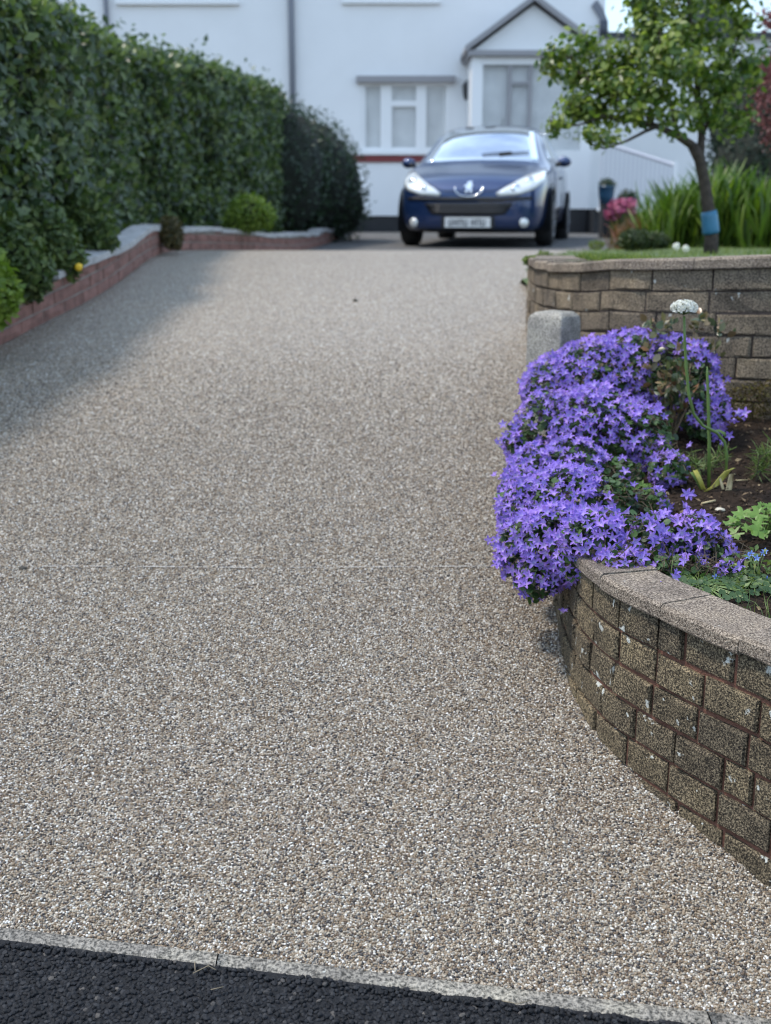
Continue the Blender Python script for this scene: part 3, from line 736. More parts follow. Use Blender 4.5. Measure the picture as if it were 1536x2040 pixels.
# lobed bright geranium at the right edge
def lobed_leaf(seed):
    V = [(0, .35, -.04)]; r = np.random.default_rng(seed); k = 21
    for i in range(k + 1):
        a = lerp(-2.6, 2.6, i / k); rad = .45 + .13 * math.cos(a * 5 / 1.04 * 1.0) + .05 * ((i % 2) * 2 - 1); V.append((rad * math.sin(a), .35 + rad * math.cos(a), .05 * math.cos(a * 5) + .03 * r.normal()))
    return np.array(V), np.array([(0, i, i + 1) for i in range(1, k + 1)])
M['lobed'] = leafmat('lobed_leaf', [(.10, .19, .035), (.15, .27, .05), (.22, .34, .08)], .45, .35)
M['lobed_dk'] = leafmat('creeping_leaf', [(.03, .06, .02), (.045, .09, .028), (.08, .14, .04)], .45, .25)
def lobed(px, py, Y, rad, h, n, size, mat, label, cat='plant', name='lobed_leaf_plant'):
    b = onsoil(px, py, 0); t = thing(name, tuple(b), label, cat)
    an = rng.uniform(0, 6.28, n); rr = rad * np.sqrt(rng.random(n)); P = b + np.c_[rr * np.cos(an), rr * np.sin(an), h * (1 - (rr / rad) ** 2 * .6) * rng.uniform(.6, 1, n)]
    for i in range(n):
        V, T = cloud(P[i:i + 1], [(P[i] - b) * [1, 1, 0] * 4 + [0, -.35, .8]], rng.uniform(*size), ROUND if mat == 'lobed_dk' else lobed_leaf(i), .15, seed=i)
        tri_obj('leaf', V, T, M[mat], t)
    mb = MB()
    for i in range(n): mb.tube([b, (b + P[i]) / 2 + [0, 0, .01], P[i]], .0012, 4, False)
    mb.build('stems', M['stalk'], t)
lobed(1520, 1070, 2.72, .08, .085, 44, (.026, .045), 'lobed', 'bright green lobed-leaf plant at the right edge of the bed')
lobed(1270, 985, 3.02, .06, .03, 16, (.02, .03), 'lobed', 'low patch of pale green leaves between the bellflower mounds')
lobed(1395, 1178, 2.45, .10, .022, 130, (.010, .02), 'lobed_dk', 'dark creeping leaves along the back edge of the coping')
lobed(1500, 1172, 2.42, .07, .025, 80, (.010, .02), 'lobed_dk', 'small dark leaves at the far right of the coping edge')
# blue lobelia
M['blue'] = leafmat('blue_petal', [(.13, .22, .72), (.18, .30, .80), (.34, .46, .88)], .5, .3)
b0 = onsoil(1510, 1165, 0); LY = b0[1]; lo = thing('lobelia_plant', tuple(b0), 'small plant with bright blue flowers at the right edge', 'flower')
tips = []
for x, y in ((1490, 1108), (1508, 1112), (1524, 1098), (1528, 1153), (1535, 1157), (1497, 1103), (1520, 1102), (1426, 1150), (1455, 1168)):
    p = at(x, y, LY + (1150 - y) * .0012); tips.append(p)
    rotm = Vector(norm(CAMV - p) + [0, 0, .4]).to_track_quat('Z', 'Y').to_matrix(); v, t_, a_ = FT[int(rng.integers(2))]
    tri_obj('flower', v @ np.array(rotm).T * .0085 + p, t_, M['blue'], lo)
mb = MB(); stems(mb, b0, tips, .001, .0007); mb.build('stems', M['stalk'], lo)
Pp = b0 + rng.normal(size=(140, 3)) * [.045, .035, .02] + [0, 0, .03]
tri_obj('foliage', *cloud(Pp, rng.normal(size=(140, 3)) + [0, 0, .6], rng.uniform(.01, .022, 140), DIAM, .5, seed=3), M['feather'], lo)
# moss at the foot of the upper wall
M['moss'] = leafmat('brown_moss', [(.035, .025, .01), (.07, .05, .02), (.12, .095, .03), (.10, .11, .03)], .9, .1, .1)
mz = [(*at(x, y, 3.90), rr * 1.2, .035, rr) for x, y, rr in ((1490, 800, .07), (1530, 790, .06), (1460, 835, .05), (1560, 800, .07))]
Pp, Nn = blob_pts(mz, 3000, (.6, 1.05), 5)
o = tri_obj('moss_clump', *cloud(Pp, Nn, rng.uniform(.006, .013, len(Pp)), DIAM, .8, seed=6), M['moss']); tag(o, 'brown-green moss clump at the foot of the upper wall', 'moss', kind='thing')
# clods, stones, straw on the soil
Pp = np.c_[rng.uniform(.5, 1.6, 5200), rng.uniform(1.9, 4.1, 5200)]; Pp = np.array([p for p in Pp if inb(*p)])
scatter_gn('soil_crumbs', np.array([(x, y, soilz(x, y) + .001) for x, y in Pp]), plain('soil_crumb', (.04, .028, .02), .95, var=.8, vscale=200, spec=.1), bed, .002, .0095, .8, 1, False, 9)
tag(bpy.data.objects['soil_crumbs'], 'small crumbs of dark soil')
def stone(px, py, Y, s, mat, label, name='stone'):
    b = onsoil(px, py, 0) if Y < 1 else at(px, py, Y); z = soilz(b[0], b[1]) if Y < 1 else dz(b[1])
    bm = bmesh.new(); bmesh.ops.create_icosphere(bm, subdivisions=2, radius=1)
    for v in bm.verts: v.co *= 1 + .22 * mnoise.noise(v.co * 1.3 + Vector((px, 0, 0))); v.co.x *= s[0]; v.co.y *= s[1]; v.co.z *= s[2]
    me = bpy.data.meshes.new(name); bm.to_mesh(me); bm.free(); me.materials.append(mat)
    o = bpy.data.objects.new(name, me); col.objects.link(o); o.location = (b[0], b[1], z + s[2] * .55); return tag(o, label, 'stone')
stone(1434, 1018, 0, (.013, .009, .006), plain('cream_stone', (.50, .46, .36), .8, var=.2), 'flat cream pebble on the dark soil')
stone(1458, 1052, 0, (.010, .009, .007), plain('brown_stone', (.30, .22, .16), .85, var=.3), 'small brown stone on the soil')
stone(46, 1136, 3.215, (.013, .008, .006), plain('dark_stone', (.06, .055, .045), .9, var=.3), 'small dark stone at the left end of the pale joint line')
stone(708, 592, 6.45, (.014, .010, .008), plain('dark_crumb', (.07, .06, .045), .9), 'tiny dark crumb high up on the drive')
def straw(pts, r, mat, label, name='twig'):
    o = MB().tube(pts, r, 6).build(name, mat, None, True); return tag(o, label, 'twig')
straw([onsoil(1398, 1003, .004), onsoil(1425, 997, .004)], .0028, M['dry'], 'short dry stalk lying on the soil below the allium')
straw([onsoil(1465, 957, .004), onsoil(1490, 956, .004)], .0016, M['dry'], 'thin dry straw beside the cut allium leaves')
Q = np.array([p for p in np.c_[rng.uniform(.5, 1.6, 1500), rng.uniform(1.9, 4.1, 1500)] if inb(*p)])
lt = tri_obj('leaf_litter', *cloud(np.array([(x, y, soilz(x, y) + .006) for x, y in Q]), np.tile([0, 0, 1.], (len(Q), 1)), rng.uniform(.006, .022, len(Q)), DIAM, .5, seed=91), leafmat('dead_leaf', [(.05, .03, .018), (.10, .065, .035), (.18, .12, .06), (.30, .23, .13)], .8, .1), bed)
tag(lt, 'dead leaf bits and bark flakes on the soil', kind='stuff')
Q = np.array([PL.off(u, -.15 - abs(rng.normal(0, .05))) for u in rng.uniform(.75, 1.5, 170)]); d = norm(rng.normal(size=(len(Q), 3)) * .8 + [0, -.2, .8])
gs = tri_obj('grass_strands', *cloud(np.array([(x, y, soilz(x, y)) for x, y in Q]), norm(np.cross(d, rng.normal(size=d.shape))), rng.uniform(.03, .075, len(Q)), (BLADE[0] * [.5, 1, 3.5], BLADE[1]), .05, up=d * 9, upw=.97, seed=92), M['feather'], bed)
tag(gs, 'thin green strands behind the low coping', kind='stuff')
def roadpt(x, y):
    r = ray(x, y); t = 1
    for _ in range(30): p = r * t + [0, 0, H]; t += (p[2] - (.030 - .027 * p[0])) / -r[2] * 1.0
    return r * t + [0, 0, H]
for pl, lb in (([(385, 1945), (415, 1930), (430, 1938)], 'bent pale twig on the road beside the edging joint'), ([(388, 1922), (389, 1940)], 'short upright twig on the road by the edging'), ([(420, 1978), (445, 1972)], 'thin pale twig lying out on the asphalt'), ([(1000, 2000), (1030, 2006), (1058, 1999)], 'curved straw on the asphalt below the edging')):
    straw([roadpt(*q) + [0, 0, .006] for q in pl], .0008, plain('dull_twig', (.22, .18, .12), .8), lb)
# a few grass strands along the edging

# ================================================================== LEFT BRICK KERB WALL
lw = thing('garden_wall', (-1.6, 7, dz(7)), 'low red brick wall with pale coping along the left side of the drive', 'wall'); lw['kind'] = 'thing'
gL = lambda s: dz(PLEFT.at(s)[1])
class Flip:                                                  # the drive lies to the right of this path
    def __init__(s, p): s.p = p; s.L = p.L
    def at(s, u): return s.p.at(u)
    def off(s, u, d): return s.p.at(u) - s.p.nrm(u) * d
PF = Flip(PLEFT)
S4 = float(np.interp(4.4, PLEFT.P[:, 1], PLEFT.S)); S9 = float(np.interp(8.4, PLEFT.P[:, 1], PLEFT.S)); SE = float(np.interp(19.2, PLEFT.P[:, 1], PLEFT.S))
hL = lambda s: gL(s) + interp(s, [S4, S9, S9 + .6, SE], [.17, .18, .15, .13]) + .012 * math.sin(s * 3.1)
V, Fc = strip(PF, S4, SE, .1, lambda s: [(-.008, gL(s) - .1), (-.008, hL(s)), (-.1, hL(s)), (-.1, gL(s) - .1)])
mesh_obj('mortar', V, Fc, M['redmortar'], lw)
for k in range(3):
    s = S4 - (.11 if k % 2 else 0)
    while s < SE:
        a, b = max(s, S4), min(s + .225, SE)
        if k < 2 or hL(a) - gL(a) > .155:
            bt = lambda q, k=k: gL(q) + .004 + k * .068; tp = lambda q, k=k: min(gL(q) + .062 + k * .068, hL(q) - .002)
            if b - a > .05 and tp(a) - bt(a) > .015:
                V, Fc = brick_mesh(PF, a + .005, b - .005, bt, tp, .08, int(s * 1000) + k, 4, 3, .002, .003)
                mesh_obj('brick', V, [f[::-1] for f in Fc], M['redbrick'], lw)
        s += .225
s = S4
while s < SE - .05:
    e = min(s + .42 + rng.normal(0, .03), SE); j = rng.normal(0, .006)
    gap = 5.4 < PLEFT.at((s + e) / 2)[1] < 6.1
    if not gap:
        V, Fc = strip(PF, s + .004, e - .004, .12, lambda q: [(.015, hL(q) + j), (.015, hL(q) + .035 + j), (-.13, hL(q) + .04 + j), (-.13, hL(q) + j)])
        mesh_obj('coping_stone', V, Fc, M['palecap'], lw)
    s = e

# ================================================================== HEDGE
M['hedge'] = leafmat('hedge_leaf', [(.04, .065, .04), (.06, .095, .05), (.085, .13, .056), (.125, .175, .06), (.19, .24, .07)], .33, .35)
M['hedge_dk'] = leafmat('dark_shrub_leaf', [(.018, .036, .022), (.03, .058, .032), (.045, .08, .038)], .4, .25)
M['core'] = plain('inner_shade_core', (.012, .016, .010), .95)  # near-black colour stands in for the shade inside hedge and shrubs
HY = [3.6, 4.7, 5.5, 6.5, 7.2, 8.4, 9.6, 10.8, 12.2, 13.6, 15.2, 16.2]
HX = [-2.50, -2.25, -2.02, -1.85, -1.84, -1.92, -1.95, -1.72, -1.42, -1.22, -1.06, -1.0]
HT = [2.35, 2.38, 2.42, 2.42, 2.50, 2.50, 2.58, 2.63, 2.66, 2.68, 2.66, 2.55]
def hedge(name, y0, y1, label, mat, n, dx=0, top=None, sz=(.05, .095), seed=0, round_end=True, depth=1.0):
    root = thing(name, (interp(y0, HY, HX) - .4, y0, dz(y0) + .16), label, 'hedge')
    fx = lambda y: interp(y, HY, HX) + dx
    ht = lambda y: (interp(y, HY, HT) if top is None else top(y))
    ss = np.random.default_rng(seed); P = []; Nn = []
    def bul(y, z): return .10 * mnoise.noise(Vector((y * 1.1, z * 1.3, seed))) + .06 * mnoise.noise(Vector((y * 3.4, z * 3.4, seed + 5)))
    def endf(y):                                             # rounding at the far end
        return max(0., 1 - ((max(0, y - (y1 - .7))) / .7) ** 2) ** .5 if round_end else 1
    nf = int(n * .68)
    for _ in range(nf):
        y = ss.uniform(y0, y1); t = ss.random(); zb = dz(y) + .12; zt = zb + (ht(y) - zb) * (.75 + .25 * endf(y)); z = lerp(zb, zt, t)
        lean = -.16 * (t - .45) ** 2 * 4 * .35; e = endf(y)
        x = fx(y) + bul(y, z) + lean - (1 - e) * .45 - abs(ss.normal(0, .05)) + .03
        if t > .93: x -= (t - .93) / .07 * .12
        P.append((x, y, z)); Nn.append((1, -.25 + (.8 if y > y1 - .5 else 0), .35))
    for _ in range(n - nf):
        y = ss.uniform(y0, y1); d = ss.random() * depth; zb = dz(y) + .12
        z = zb + (ht(y) - zb) * (.75 + .25 * endf(y)) + bul(y, d + 9) * 1.0 - abs(ss.normal(0, .05)) - .10 * (1 - d / depth) ** 4
        if ss.random() < .22: z += abs(ss.normal(0, .09))
        P.append((fx(y) - d, y, z)); Nn.append((.2, -.2, 1))
    P = np.array(P)
    tri_obj('foliage', *cloud(P, Nn, ss.uniform(*sz, len(P)), DIAM, .75, up=(.1, 0, .6), upw=.35, seed=seed), M[mat], root)['kind'] = 'stuff'
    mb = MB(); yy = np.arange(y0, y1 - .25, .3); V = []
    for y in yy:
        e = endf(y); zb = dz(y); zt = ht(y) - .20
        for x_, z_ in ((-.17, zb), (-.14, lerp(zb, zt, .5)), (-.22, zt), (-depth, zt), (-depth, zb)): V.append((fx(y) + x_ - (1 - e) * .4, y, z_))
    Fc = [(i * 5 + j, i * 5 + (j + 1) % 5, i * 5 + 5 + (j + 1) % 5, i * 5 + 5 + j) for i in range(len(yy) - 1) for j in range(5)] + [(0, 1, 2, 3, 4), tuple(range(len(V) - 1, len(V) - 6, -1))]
    mesh_obj('shade_core_or_branches', V, Fc, M['core'], root)  # closed dark hull behind the leaves, shade put into its colour
    return root
hedge('hedge', 3.8, 14.6, 'tall dense green hedge running up the left side of the drive', 'hedge', 46000, seed=2)
# the last, darker shrub at the far end of the hedge
def leafy(name, loc, label, cat, blobs, n, mat, size, tpl=DIAM, core=.8, seed=0, group=None, trunk=None, shell=(.7, 1.05), jit=.7, corem='core'):
    root = thing(name, loc, label, cat, group)
    P, N = blob_pts(blobs, n, shell, seed, None, .75)
    tri_obj('crown' if cat == 'tree' else 'foliage', *cloud(P, N, np.random.default_rng(seed).uniform(*size, len(P)), tpl, jit, seed=seed), M[mat], root)['kind'] = 'stuff'
    mb = MB()
    if core:
        for b in blobs:
            m = 10; V = []; 
            bm = bmesh.new(); bmesh.ops.create_icosphere(bm, subdivisions=2, radius=1)
            V = [(b[0] + v.co.x * b[3] * core, b[1] + v.co.y * b[4] * core, b[2] + v.co.z * b[5] * core) for v in bm.verts]
            mb.add(V, [tuple(v.index for v in f.verts) for f in bm.faces]); bm.free()
    if trunk: mb.tube(*trunk)
    if core or trunk: mb.build('shade_core_or_branches', M[corem], root)  # shade-coloured solid cores, and a real trunk where one is given
    return root
g = lambda y: dz(y)
leafy('dark_shrub', (-1.1, 14.6, dz(14.6)), 'dark rounded evergreen shrub at the far end of the hedge', 'shrub',
      [(-1.25, 14.4, 1.75, .62, .7, .88), (-1.0, 15.2, 1.72, .66, .7, .84), (-.85, 15.7, 1.62, .62, .6, .80), (-.80, 16.0, 1.35, .62, .5, .50)], 12000, 'hedge_dk', (.04, .07), seed=31, core=.85)
M['lime'] = leafmat('lime_leaf', [(.09, .15, .02), (.15, .23, .03), (.24, .32, .05)], .5, .35)
def px_blob(x, y, Y, r, ex=1, ez=1): p = at(x, y, Y); return (*p, r * ex, r, r * ez)
leafy('lime_bush', tuple(at(500, 465, 10.6)), 'small bright lime-green bush in front of the hedge', 'bush', [px_blob(495, 425, 10.6, .17, 1.1, 1), px_blob(470, 438, 10.55, .11), px_blob(525, 432, 10.6, .11)], 3000, 'lime', (.025, .045), seed=32, core=.6)
M['rust'] = leafmat('rusty_leaf', [(.05, .05, .018), (.09, .08, .025), (.14, .09, .03)], .6, .25)
leafy('rusty_bush', tuple(at(335, 490, 9.0)), 'small brownish bush hanging over the brick wall', 'bush', [px_blob(338, 462, 8.75, .105, 1, 1.1), px_blob(345, 480, 8.7, .07)], 1500, 'rust', (.02, .035), seed=33, core=.6)
M['fern'] = leafmat('fern_leaf', [(.035, .06, .018), (.06, .10, .025), (.10, .15, .04), (.15, .18, .05)], .55, .3)
for i, (x, y, Y, r, lb) in enumerate(((-25, 575, 5.25, .13, 'leafy clump drooping over the wall at the left edge of the picture'), (45, 535, 5.8, .14, 'ferny clump leaning over the brick wall below the hedge'), (110, 500, 6.25, .14, 'green undergrowth clump between hedge and brick wall'), (185, 462, 6.9, .12, 'low leafy clump behind the pale coping end'))):
    leafy('fern_clump', tuple(at(x, y + 40, Y)), lb, 'plant', [px_blob(x, y, Y, r, 1, 1.2), px_blob(x - 20, y - 45, Y + .05, r * .9), px_blob(x + 18, y + 12, Y - .05, r * .7)], 2600, 'fern' if i else 'lime', (.03, .06), seed=40 + i, core=.7)
yf = stone(157, 537, 6.0, (.02, .012, .02), plain('yellow_petals', (.8, .5, .03), .5), 'single yellow flower at the edge of the undergrowth', 'yellow_flower')
yf.location = at(157, 532, 6.0); yf['category'] = 'flower'

# ================================================================== SMALL TREE ON THE LAWN
TY = 7.2
def tp(x, y, d=0): return at(x, y, TY + d)
tb = tp(1418, 492); tb[2] = lawnz(tb[0], tb[1])
tree = thing('garden_tree', tuple(tb), 'small leaning tree with light green leaves on the lawn', 'tree')
mb = MB()
mb.tube([tb - [0, 0, .08], tp(1417, 470), tp(1412, 420), tp(1404, 365), tp(1394, 318), tp(1380, 290)], [.05, .043, .038, .035, .034, .032], 10)
limbs = [([(1380, 290, 0), (1350, 270, -.05), (1310, 252, -.1), (1260, 240, -.12), (1200, 232, -.15), (1150, 222, -.15)], .026), ([(1395, 320, 0), (1398, 270, .1), (1392, 200, .15), (1385, 120, .1), (1375, 40, .05), (1365, -60, 0)], .026),
         ([(1310, 252, -.1), (1285, 262, -.2), (1250, 280, -.25), (1205, 296, -.28), (1175, 288, -.3)], .012), ([(1260, 240, -.12), (1220, 190, -.1), (1160, 150, -.05), (1130, 125, 0)], .013),
         ([(1350, 270, -.05), (1335, 200, -.1), (1320, 120, -.12), (1310, 30, -.1)], .016), ([(1398, 270, .1), (1430, 200, .15), (1455, 120, .2), (1480, 50, .2)], .015), ([(1392, 200, .15), (1350, 120, .3), (1340, 40, .35)], .012), ([(1200, 232, -.15), (1150, 250, -.2), (1115, 245, -.2)], .008)]
for pl, r0 in limbs: mb.tube([tp(*q) for q in pl], list(np.linspace(r0, r0 * .3, len(pl))), 7)
cl = [(1130, 110, 0, 42, 40), (1095, 120, 0, 30, 32), (1165, 90, 0, 38, 36), (1150, 150, .1, 50, 38), (1205, 130, .1, 55, 50), (1215, 170, -.1, 60, 45), (1110, 245, -.2, 30, 26), (1175, 270, -.3, 32, 18), (1210, 280, -.3, 35, 16), (1150, 215, -.1, 40, 40), (1195, 220, -.1, 60, 40),
      (1260, 190, -.2, 60, 55), (1255, 120, .0, 50, 50), (1290, 60, 0, 45, 55), (1320, 20, .1, 55, 50), (1330, 110, -.2, 65, 60), (1310, 190, -.2, 60, 50), (1290, 235, -.2, 55, 28), (1350, 230, -.2, 45, 35), (1375, 60, .1, 65, 60), (1390, 140, .1, 70, 60), (1430, 90, .2, 55, 60), (1440, 180, .2, 60, 60),
      (1400, 220, 0, 50, 40), (1475, 60, .2, 40, 45), (1490, 130, .25, 40, 50), (1350, -40, .1, 110, 60), (1270, 0, 0, 40, 40), (1450, -20, .2, 70, 60), (1465, 240, .25, 45, 40), (1325, 268, -.15, 22, 14)]
bl = [(*tp(x, y, d), rx / 315, min(.24, (rx + ry) / 630 * 1.25), ry / 315) for x, y, d, rx, ry in cl]
M['treeleaf'] = leafmat('tree_leaf', [(.05, .10, .025), (.09, .15, .032), (.15, .21, .04), (.24, .29, .06), (.36, .40, .12)], .36, .45)
P, N = blob_pts(bl, 9500, (.15, 1.05), 51, None, 0)
keep = nz3(P, 5.5, 3) > -.22
P, N = P[keep], N[keep]
tri_obj('crown', *cloud(P, N + [-.3, 0, .5], rng.uniform(.03, .058, len(P)), OVAL, .7, seed=52), M['treeleaf'], tree)['kind'] = 'stuff'
for b in bl:                                                  # twigs inside each leaf cluster
    c0 = np.array(b[:3])
    for _ in range(5): e = c0 + norm(rng.normal(size=3)) * np.array(b[3:]) * .8; mb.tube([c0 + rng.normal(size=3) * .02, (c0 + e) / 2 + rng.normal(size=3) * .02, e], [.0035, .0025, .0012], 4, False)
mb.build('trunk', M['bark'], tree, True)
mb = MB(); mb.tube([tp(1416.5, 466), tp(1416, 460), tp(1413.5, 432), tp(1412, 421)], [.049, .052, .050, .047], 14)
o = mb.build('tree_tie', plain('blue_plastic', (.035, .16, .27), .45, var=.2), None, True); tag(o, 'blue plastic sleeve wrapped round the tree trunk base', 'tree tie')

# ------------------------------------------------------------------ planting behind the lawn
M['sword'] = leafmat('sword_leaf', [(.05, .10, .018), (.085, .15, .025), (.13, .21, .03), (.19, .26, .04)], .4, .4)
M['redstem'] = leafmat('reddish_leaf', [(.10, .10, .03), (.20, .09, .05), (.28, .10, .07), (.16, .14, .05)], .5, .3)
def blades(name, x0, x1, yb, Y, h, n, mat, label, lean=.25, w=(.9, 1.3), seed=0):
    b = at((x0 + x1) / 2, yb, Y); b[2] = lawnz(b[0], b[1]) if b[1] < 13 else dz(b[1]); root = thing(name, tuple(b), label, 'plant', 'sword-leaved plants behind the lawn')
    r = np.random.default_rng(seed); xa = at(x0, yb, Y)[0]; xb = at(x1, yb, Y)[0]
    P = np.c_[r.uniform(xa, xb, n), Y + r.uniform(-.22, .3, n), np.zeros(n)]; P[:, 2] = b[2] - .02
    d = norm(np.c_[r.normal(0, lean, n), r.normal(0, lean, n), np.ones(n)]); L = h * r.uniform(.55, 1.05, n)
    edge = 1 - .35 * np.abs((P[:, 0] - (xa + xb) / 2) / ((xb - xa) / 2)) ** 2
    V, T = cloud(P, norm(np.cross(d, r.normal(size=(n, 3)))), L * edge, (BLADE[0] * [.9, 1, 2.0], BLADE[1]), .02, up=d * 9, upw=.98, seed=seed)
    tri_obj('foliage', V, T, M[mat], root)['kind'] = 'stuff'; return root
blades('sword_leaf_clump', 1300, 1400, 480, 9.6, .62, 420, 'sword', 'upright sword-leaved clump left of the small tree', seed=61)
blades('sword_leaf_clump', 1390, 1480, 480, 9.4, .70, 520, 'sword', 'bright sword-leaved clump right of the tree trunk', seed=62)
blades('sword_leaf_clump', 1460, 1580, 482, 9.2, .62, 520, 'sword', 'sword-leaved clump running out of the right edge', seed=63)
blades('sword_leaf_clump', 1268, 1320, 480, 10.2, .46, 180, 'sword', 'narrow young sword-leaved clump next to the reddish plants', seed=64)
blades('reddish_plant', 1225, 1320, 482, 10.0, .34, 260, 'redstem', 'reddish upright plants at the left end of the lawn bed', seed=65)
M['lowshrub'] = leafmat('low_shrub_leaf', [(.03, .05, .02), (.05, .08, .03), (.09, .11, .03)], .6, .25)
leafy('low_shrub', tuple(at(1280, 492, 9.0)), 'low grey-green shrub at the front of the lawn bed', 'shrub', [px_blob(1262, 478, 9.0, .10, 1.2, .8), px_blob(1300, 480, 9.1, .10, 1.4, .7)], 1800, 'lowshrub', (.02, .04), seed=66, core=.7)
M['conifer'] = leafmat('conifer_leaf', [(.010, .022, .014), (.018, .036, .02), (.028, .055, .026)], .6, .2)
leafy('dark_conifer', tuple(at(1540, 480, 12.5)), 'large dark evergreen behind the tree at the right', 'shrub', [px_blob(1500, 330, 12.5, .55, .9, 1), px_blob(1550, 220, 12.6, .6, 1, 1.1), px_blob(1470, 250, 12.7, .38, .9, 1.2), px_blob(1600, 380, 12.4, .8), px_blob(1470, 400, 12.5, .40)], 11000, 'conifer', (.04, .07), seed=67, core=.85)
M['maple'] = leafmat('red_leaf', [(.10, .028, .035), (.17, .05, .055), (.25, .085, .085), (.32, .15, .13)], .5, .3)
mbase = at(1640, 495, 8.2)
leafy('red_maple', tuple(mbase), 'red-leaved ornamental tree at the right edge', 'tree', [px_blob(1520, 150, 8.2, .12, 1, 1), px_blob(1545, 200, 8.2, .19, 1, .9), px_blob(1548, 270, 8.2, .12), px_blob(1530, 225, 8.2, .12), px_blob(1600, 150, 8.3, .3), px_blob(1535, 40, 8.3, .09)], 4200, 'maple', (.02, .045), seed=68, core=0, trunk=([mbase - [0, 0, .1], at(1625, 350, 8.2), at(1590, 220, 8.2), at(1545, 150, 8.2)], [.05, .04, .025, .01], 8), shell=(.3, 1.05), corem='bark')
# grass on the lawn (thicker along the coping edge)
M['grass'] = leafmat('grass_blade', [(.06, .10, .02), (.11, .17, .03), (.17, .22, .045), (.26, .28, .08)], .5, .4)
Q = []
for _ in range(26000):
    if rng.random() < .45: s = rng.uniform(.7, SU_END + .3); q = PU.off(min(s, PU.L), -.215 - abs(rng.normal(0, .10))); 
    else: q = (rng.uniform(.9, 5.2), rng.uniform(4.2, 12)); 
    if inl(*q): Q.append((q[0], q[1], lawnz(*q) - .004))
Q = np.array(Q); d = norm(rng.normal(size=(len(Q), 3)) * .5 + [0, 0, 1])
V, T = cloud(Q, norm(np.cross(d, rng.normal(size=Q.shape))), rng.uniform(.015, .04, len(Q)), (BLADE[0] * [1.6, 1, 1.5], BLADE[1]), .02, up=d * 9, upw=.98, seed=71)
tag(tri_obj('grass', V, T, M['grass']), 'short green lawn grass behind the coping', 'grass', kind='stuff')
for x, y, lb in ((1347, 491, 'white dandelion clock standing left of its pair on the lawn'), (1366, 495, 'small cream dandelion clock right of its pair on the lawn')):
    p = at(x, y, 5.7); z0 = lawnz(p[0], p[1]); t = thing('dandelion', (p[0], p[1], z0), lb, 'flower', 'dandelion clocks on the lawn')
    mb = MB(); mb.tube([(p[0], p[1], z0 - .01), p], .0015, 5); mb.build('stem', M['stalk'], t)
    dd = norm(rng.normal(size=(160, 3))); tri_obj('seed_head', *cloud(p + dd * .019 * rng.uniform(.6, 1, (160, 1)), dd, .009, DIAM, .2, seed=int(x)), M['allium'], t)
for x, y, Y, r, lb in ((1188, 488, 10.4, .06, 'weed tuft at the edge of the drive near the car'), (1085, 512, 7.9, .05, 'grassy tuft at the left end of the upper coping'), (1056, 519, 5.55, .022, 'tiny green weed at the end of the upper wall coping')):
    leafy('weed_tuft', tuple(at(x, y + 6, Y)), lb, 'weed', [px_blob(x, y, Y, r, 1.2, .7)], 400, 'grass', (.012, .026), seed=int(x), core=0)

# ================================================================== HOUSE
HYF = 20.3; SCL = F / HYF
def hx(px, Y=HYF): return (px - 768) * Y / F / 1.0
def hz(py, Y=HYF): return at(768, py, Y)[2]
house = thing('house', (2, HYF, dz(20)), 'two-storey white rendered house with black plinth behind the car', 'house')
gz0 = dz(20) - .1
def xz(px, py, Y=HYF): p = at(px, py, Y); return p[0], p[2]
def wall_cells(mb, x0, x1, z0, z1, openings, y0, y1):
    X = sorted({x0, x1, *[o[0] for o in openings], *[o[1] for o in openings]}); Z = sorted({z0, z1, *[o[2] for o in openings], *[o[3] for o in openings]})
    for a, b in zip(X[:-1], X[1:]):
        for c, d_ in zip(Z[:-1], Z[1:]):
            if not any(o[0] <= (a + b) / 2 <= o[1] and o[2] <= (c + d_) / 2 <= o[3] for o in openings): mb.box(a, b, y0, y1, c, d_)
wx0, wz1 = xz(722, 165); wx1, wz0 = xz(893, 300)
uw = [(*[xz(240, 0)[0], xz(468, 0)[0]], xz(0, 2)[1], 6.3), (*[xz(690, 0)[0], xz(868, 0)[0]], xz(0, 0)[1], 6.3)]
hL_, hR_ = -9.0, xz(1202, 100)[0]; htop = 7.2
mb = MB(); wall_cells(mb, hL_, hR_, xz(0, 430)[1], htop, [(wx0, wx1, wz0, wz1)] + uw, HYF, HYF + .28); mb.box(hR_ - .28, hR_, HYF + .281, HYF + 7, xz(0, 430)[1], htop); mb.box(hL_, hL_ + .28, HYF + .281, HYF + 7, xz(0, 430)[1], htop)
mb.build('wall', M['white'], house)
MB().box(hL_ + .02, hR_ - .02, HYF + .03, HYF + .27, gz0, xz(0, 430)[1]).build('plinth', M['black'], house)
MB().box(hL_ + .01, xz(945, 0)[0], HYF - .035, HYF - .001, xz(0, 323)[1], xz(0, 309)[1]).build('band', M['redline'], house)
roof = MB().add([(hL_ - .3, HYF - .35, htop - .1), (hR_ + .3, HYF - .35, htop - .1), (hR_ + .3, HYF + 3.6, htop + 2.6), (hL_ - .3, HYF + 3.6, htop + 2.6), (hL_ - .3, HYF + 7.4, htop - .1), (hR_ + .3, HYF + 7.4, htop - .1)],
    [(0, 1, 2, 3), (3, 2, 5, 4), (0, 3, 4), (1, 5, 2), (0, 4, 5, 1)]).build('roof', M['slate'], house)
m, nt_, b_ = newmat('window_glass')
b_.inputs['Base Color'].default_value = (.30, .33, .36, 1); b_.inputs['Roughness'].default_value = .06; b_.inputs['Specular IOR Level'].default_value = .7
trn = nt_.nodes.new('ShaderNodeBsdfTransparent'); mxs = nt_.nodes.new('ShaderNodeMixShader'); mxs.inputs[0].default_value = .86
nt_.links.new(b_.outputs[0], mxs.inputs[1]); nt_.links.new(trn.outputs[0], mxs.inputs[2]); nt_.links.new(mxs.outputs[0], nt_.nodes['Material Output'].inputs[0])
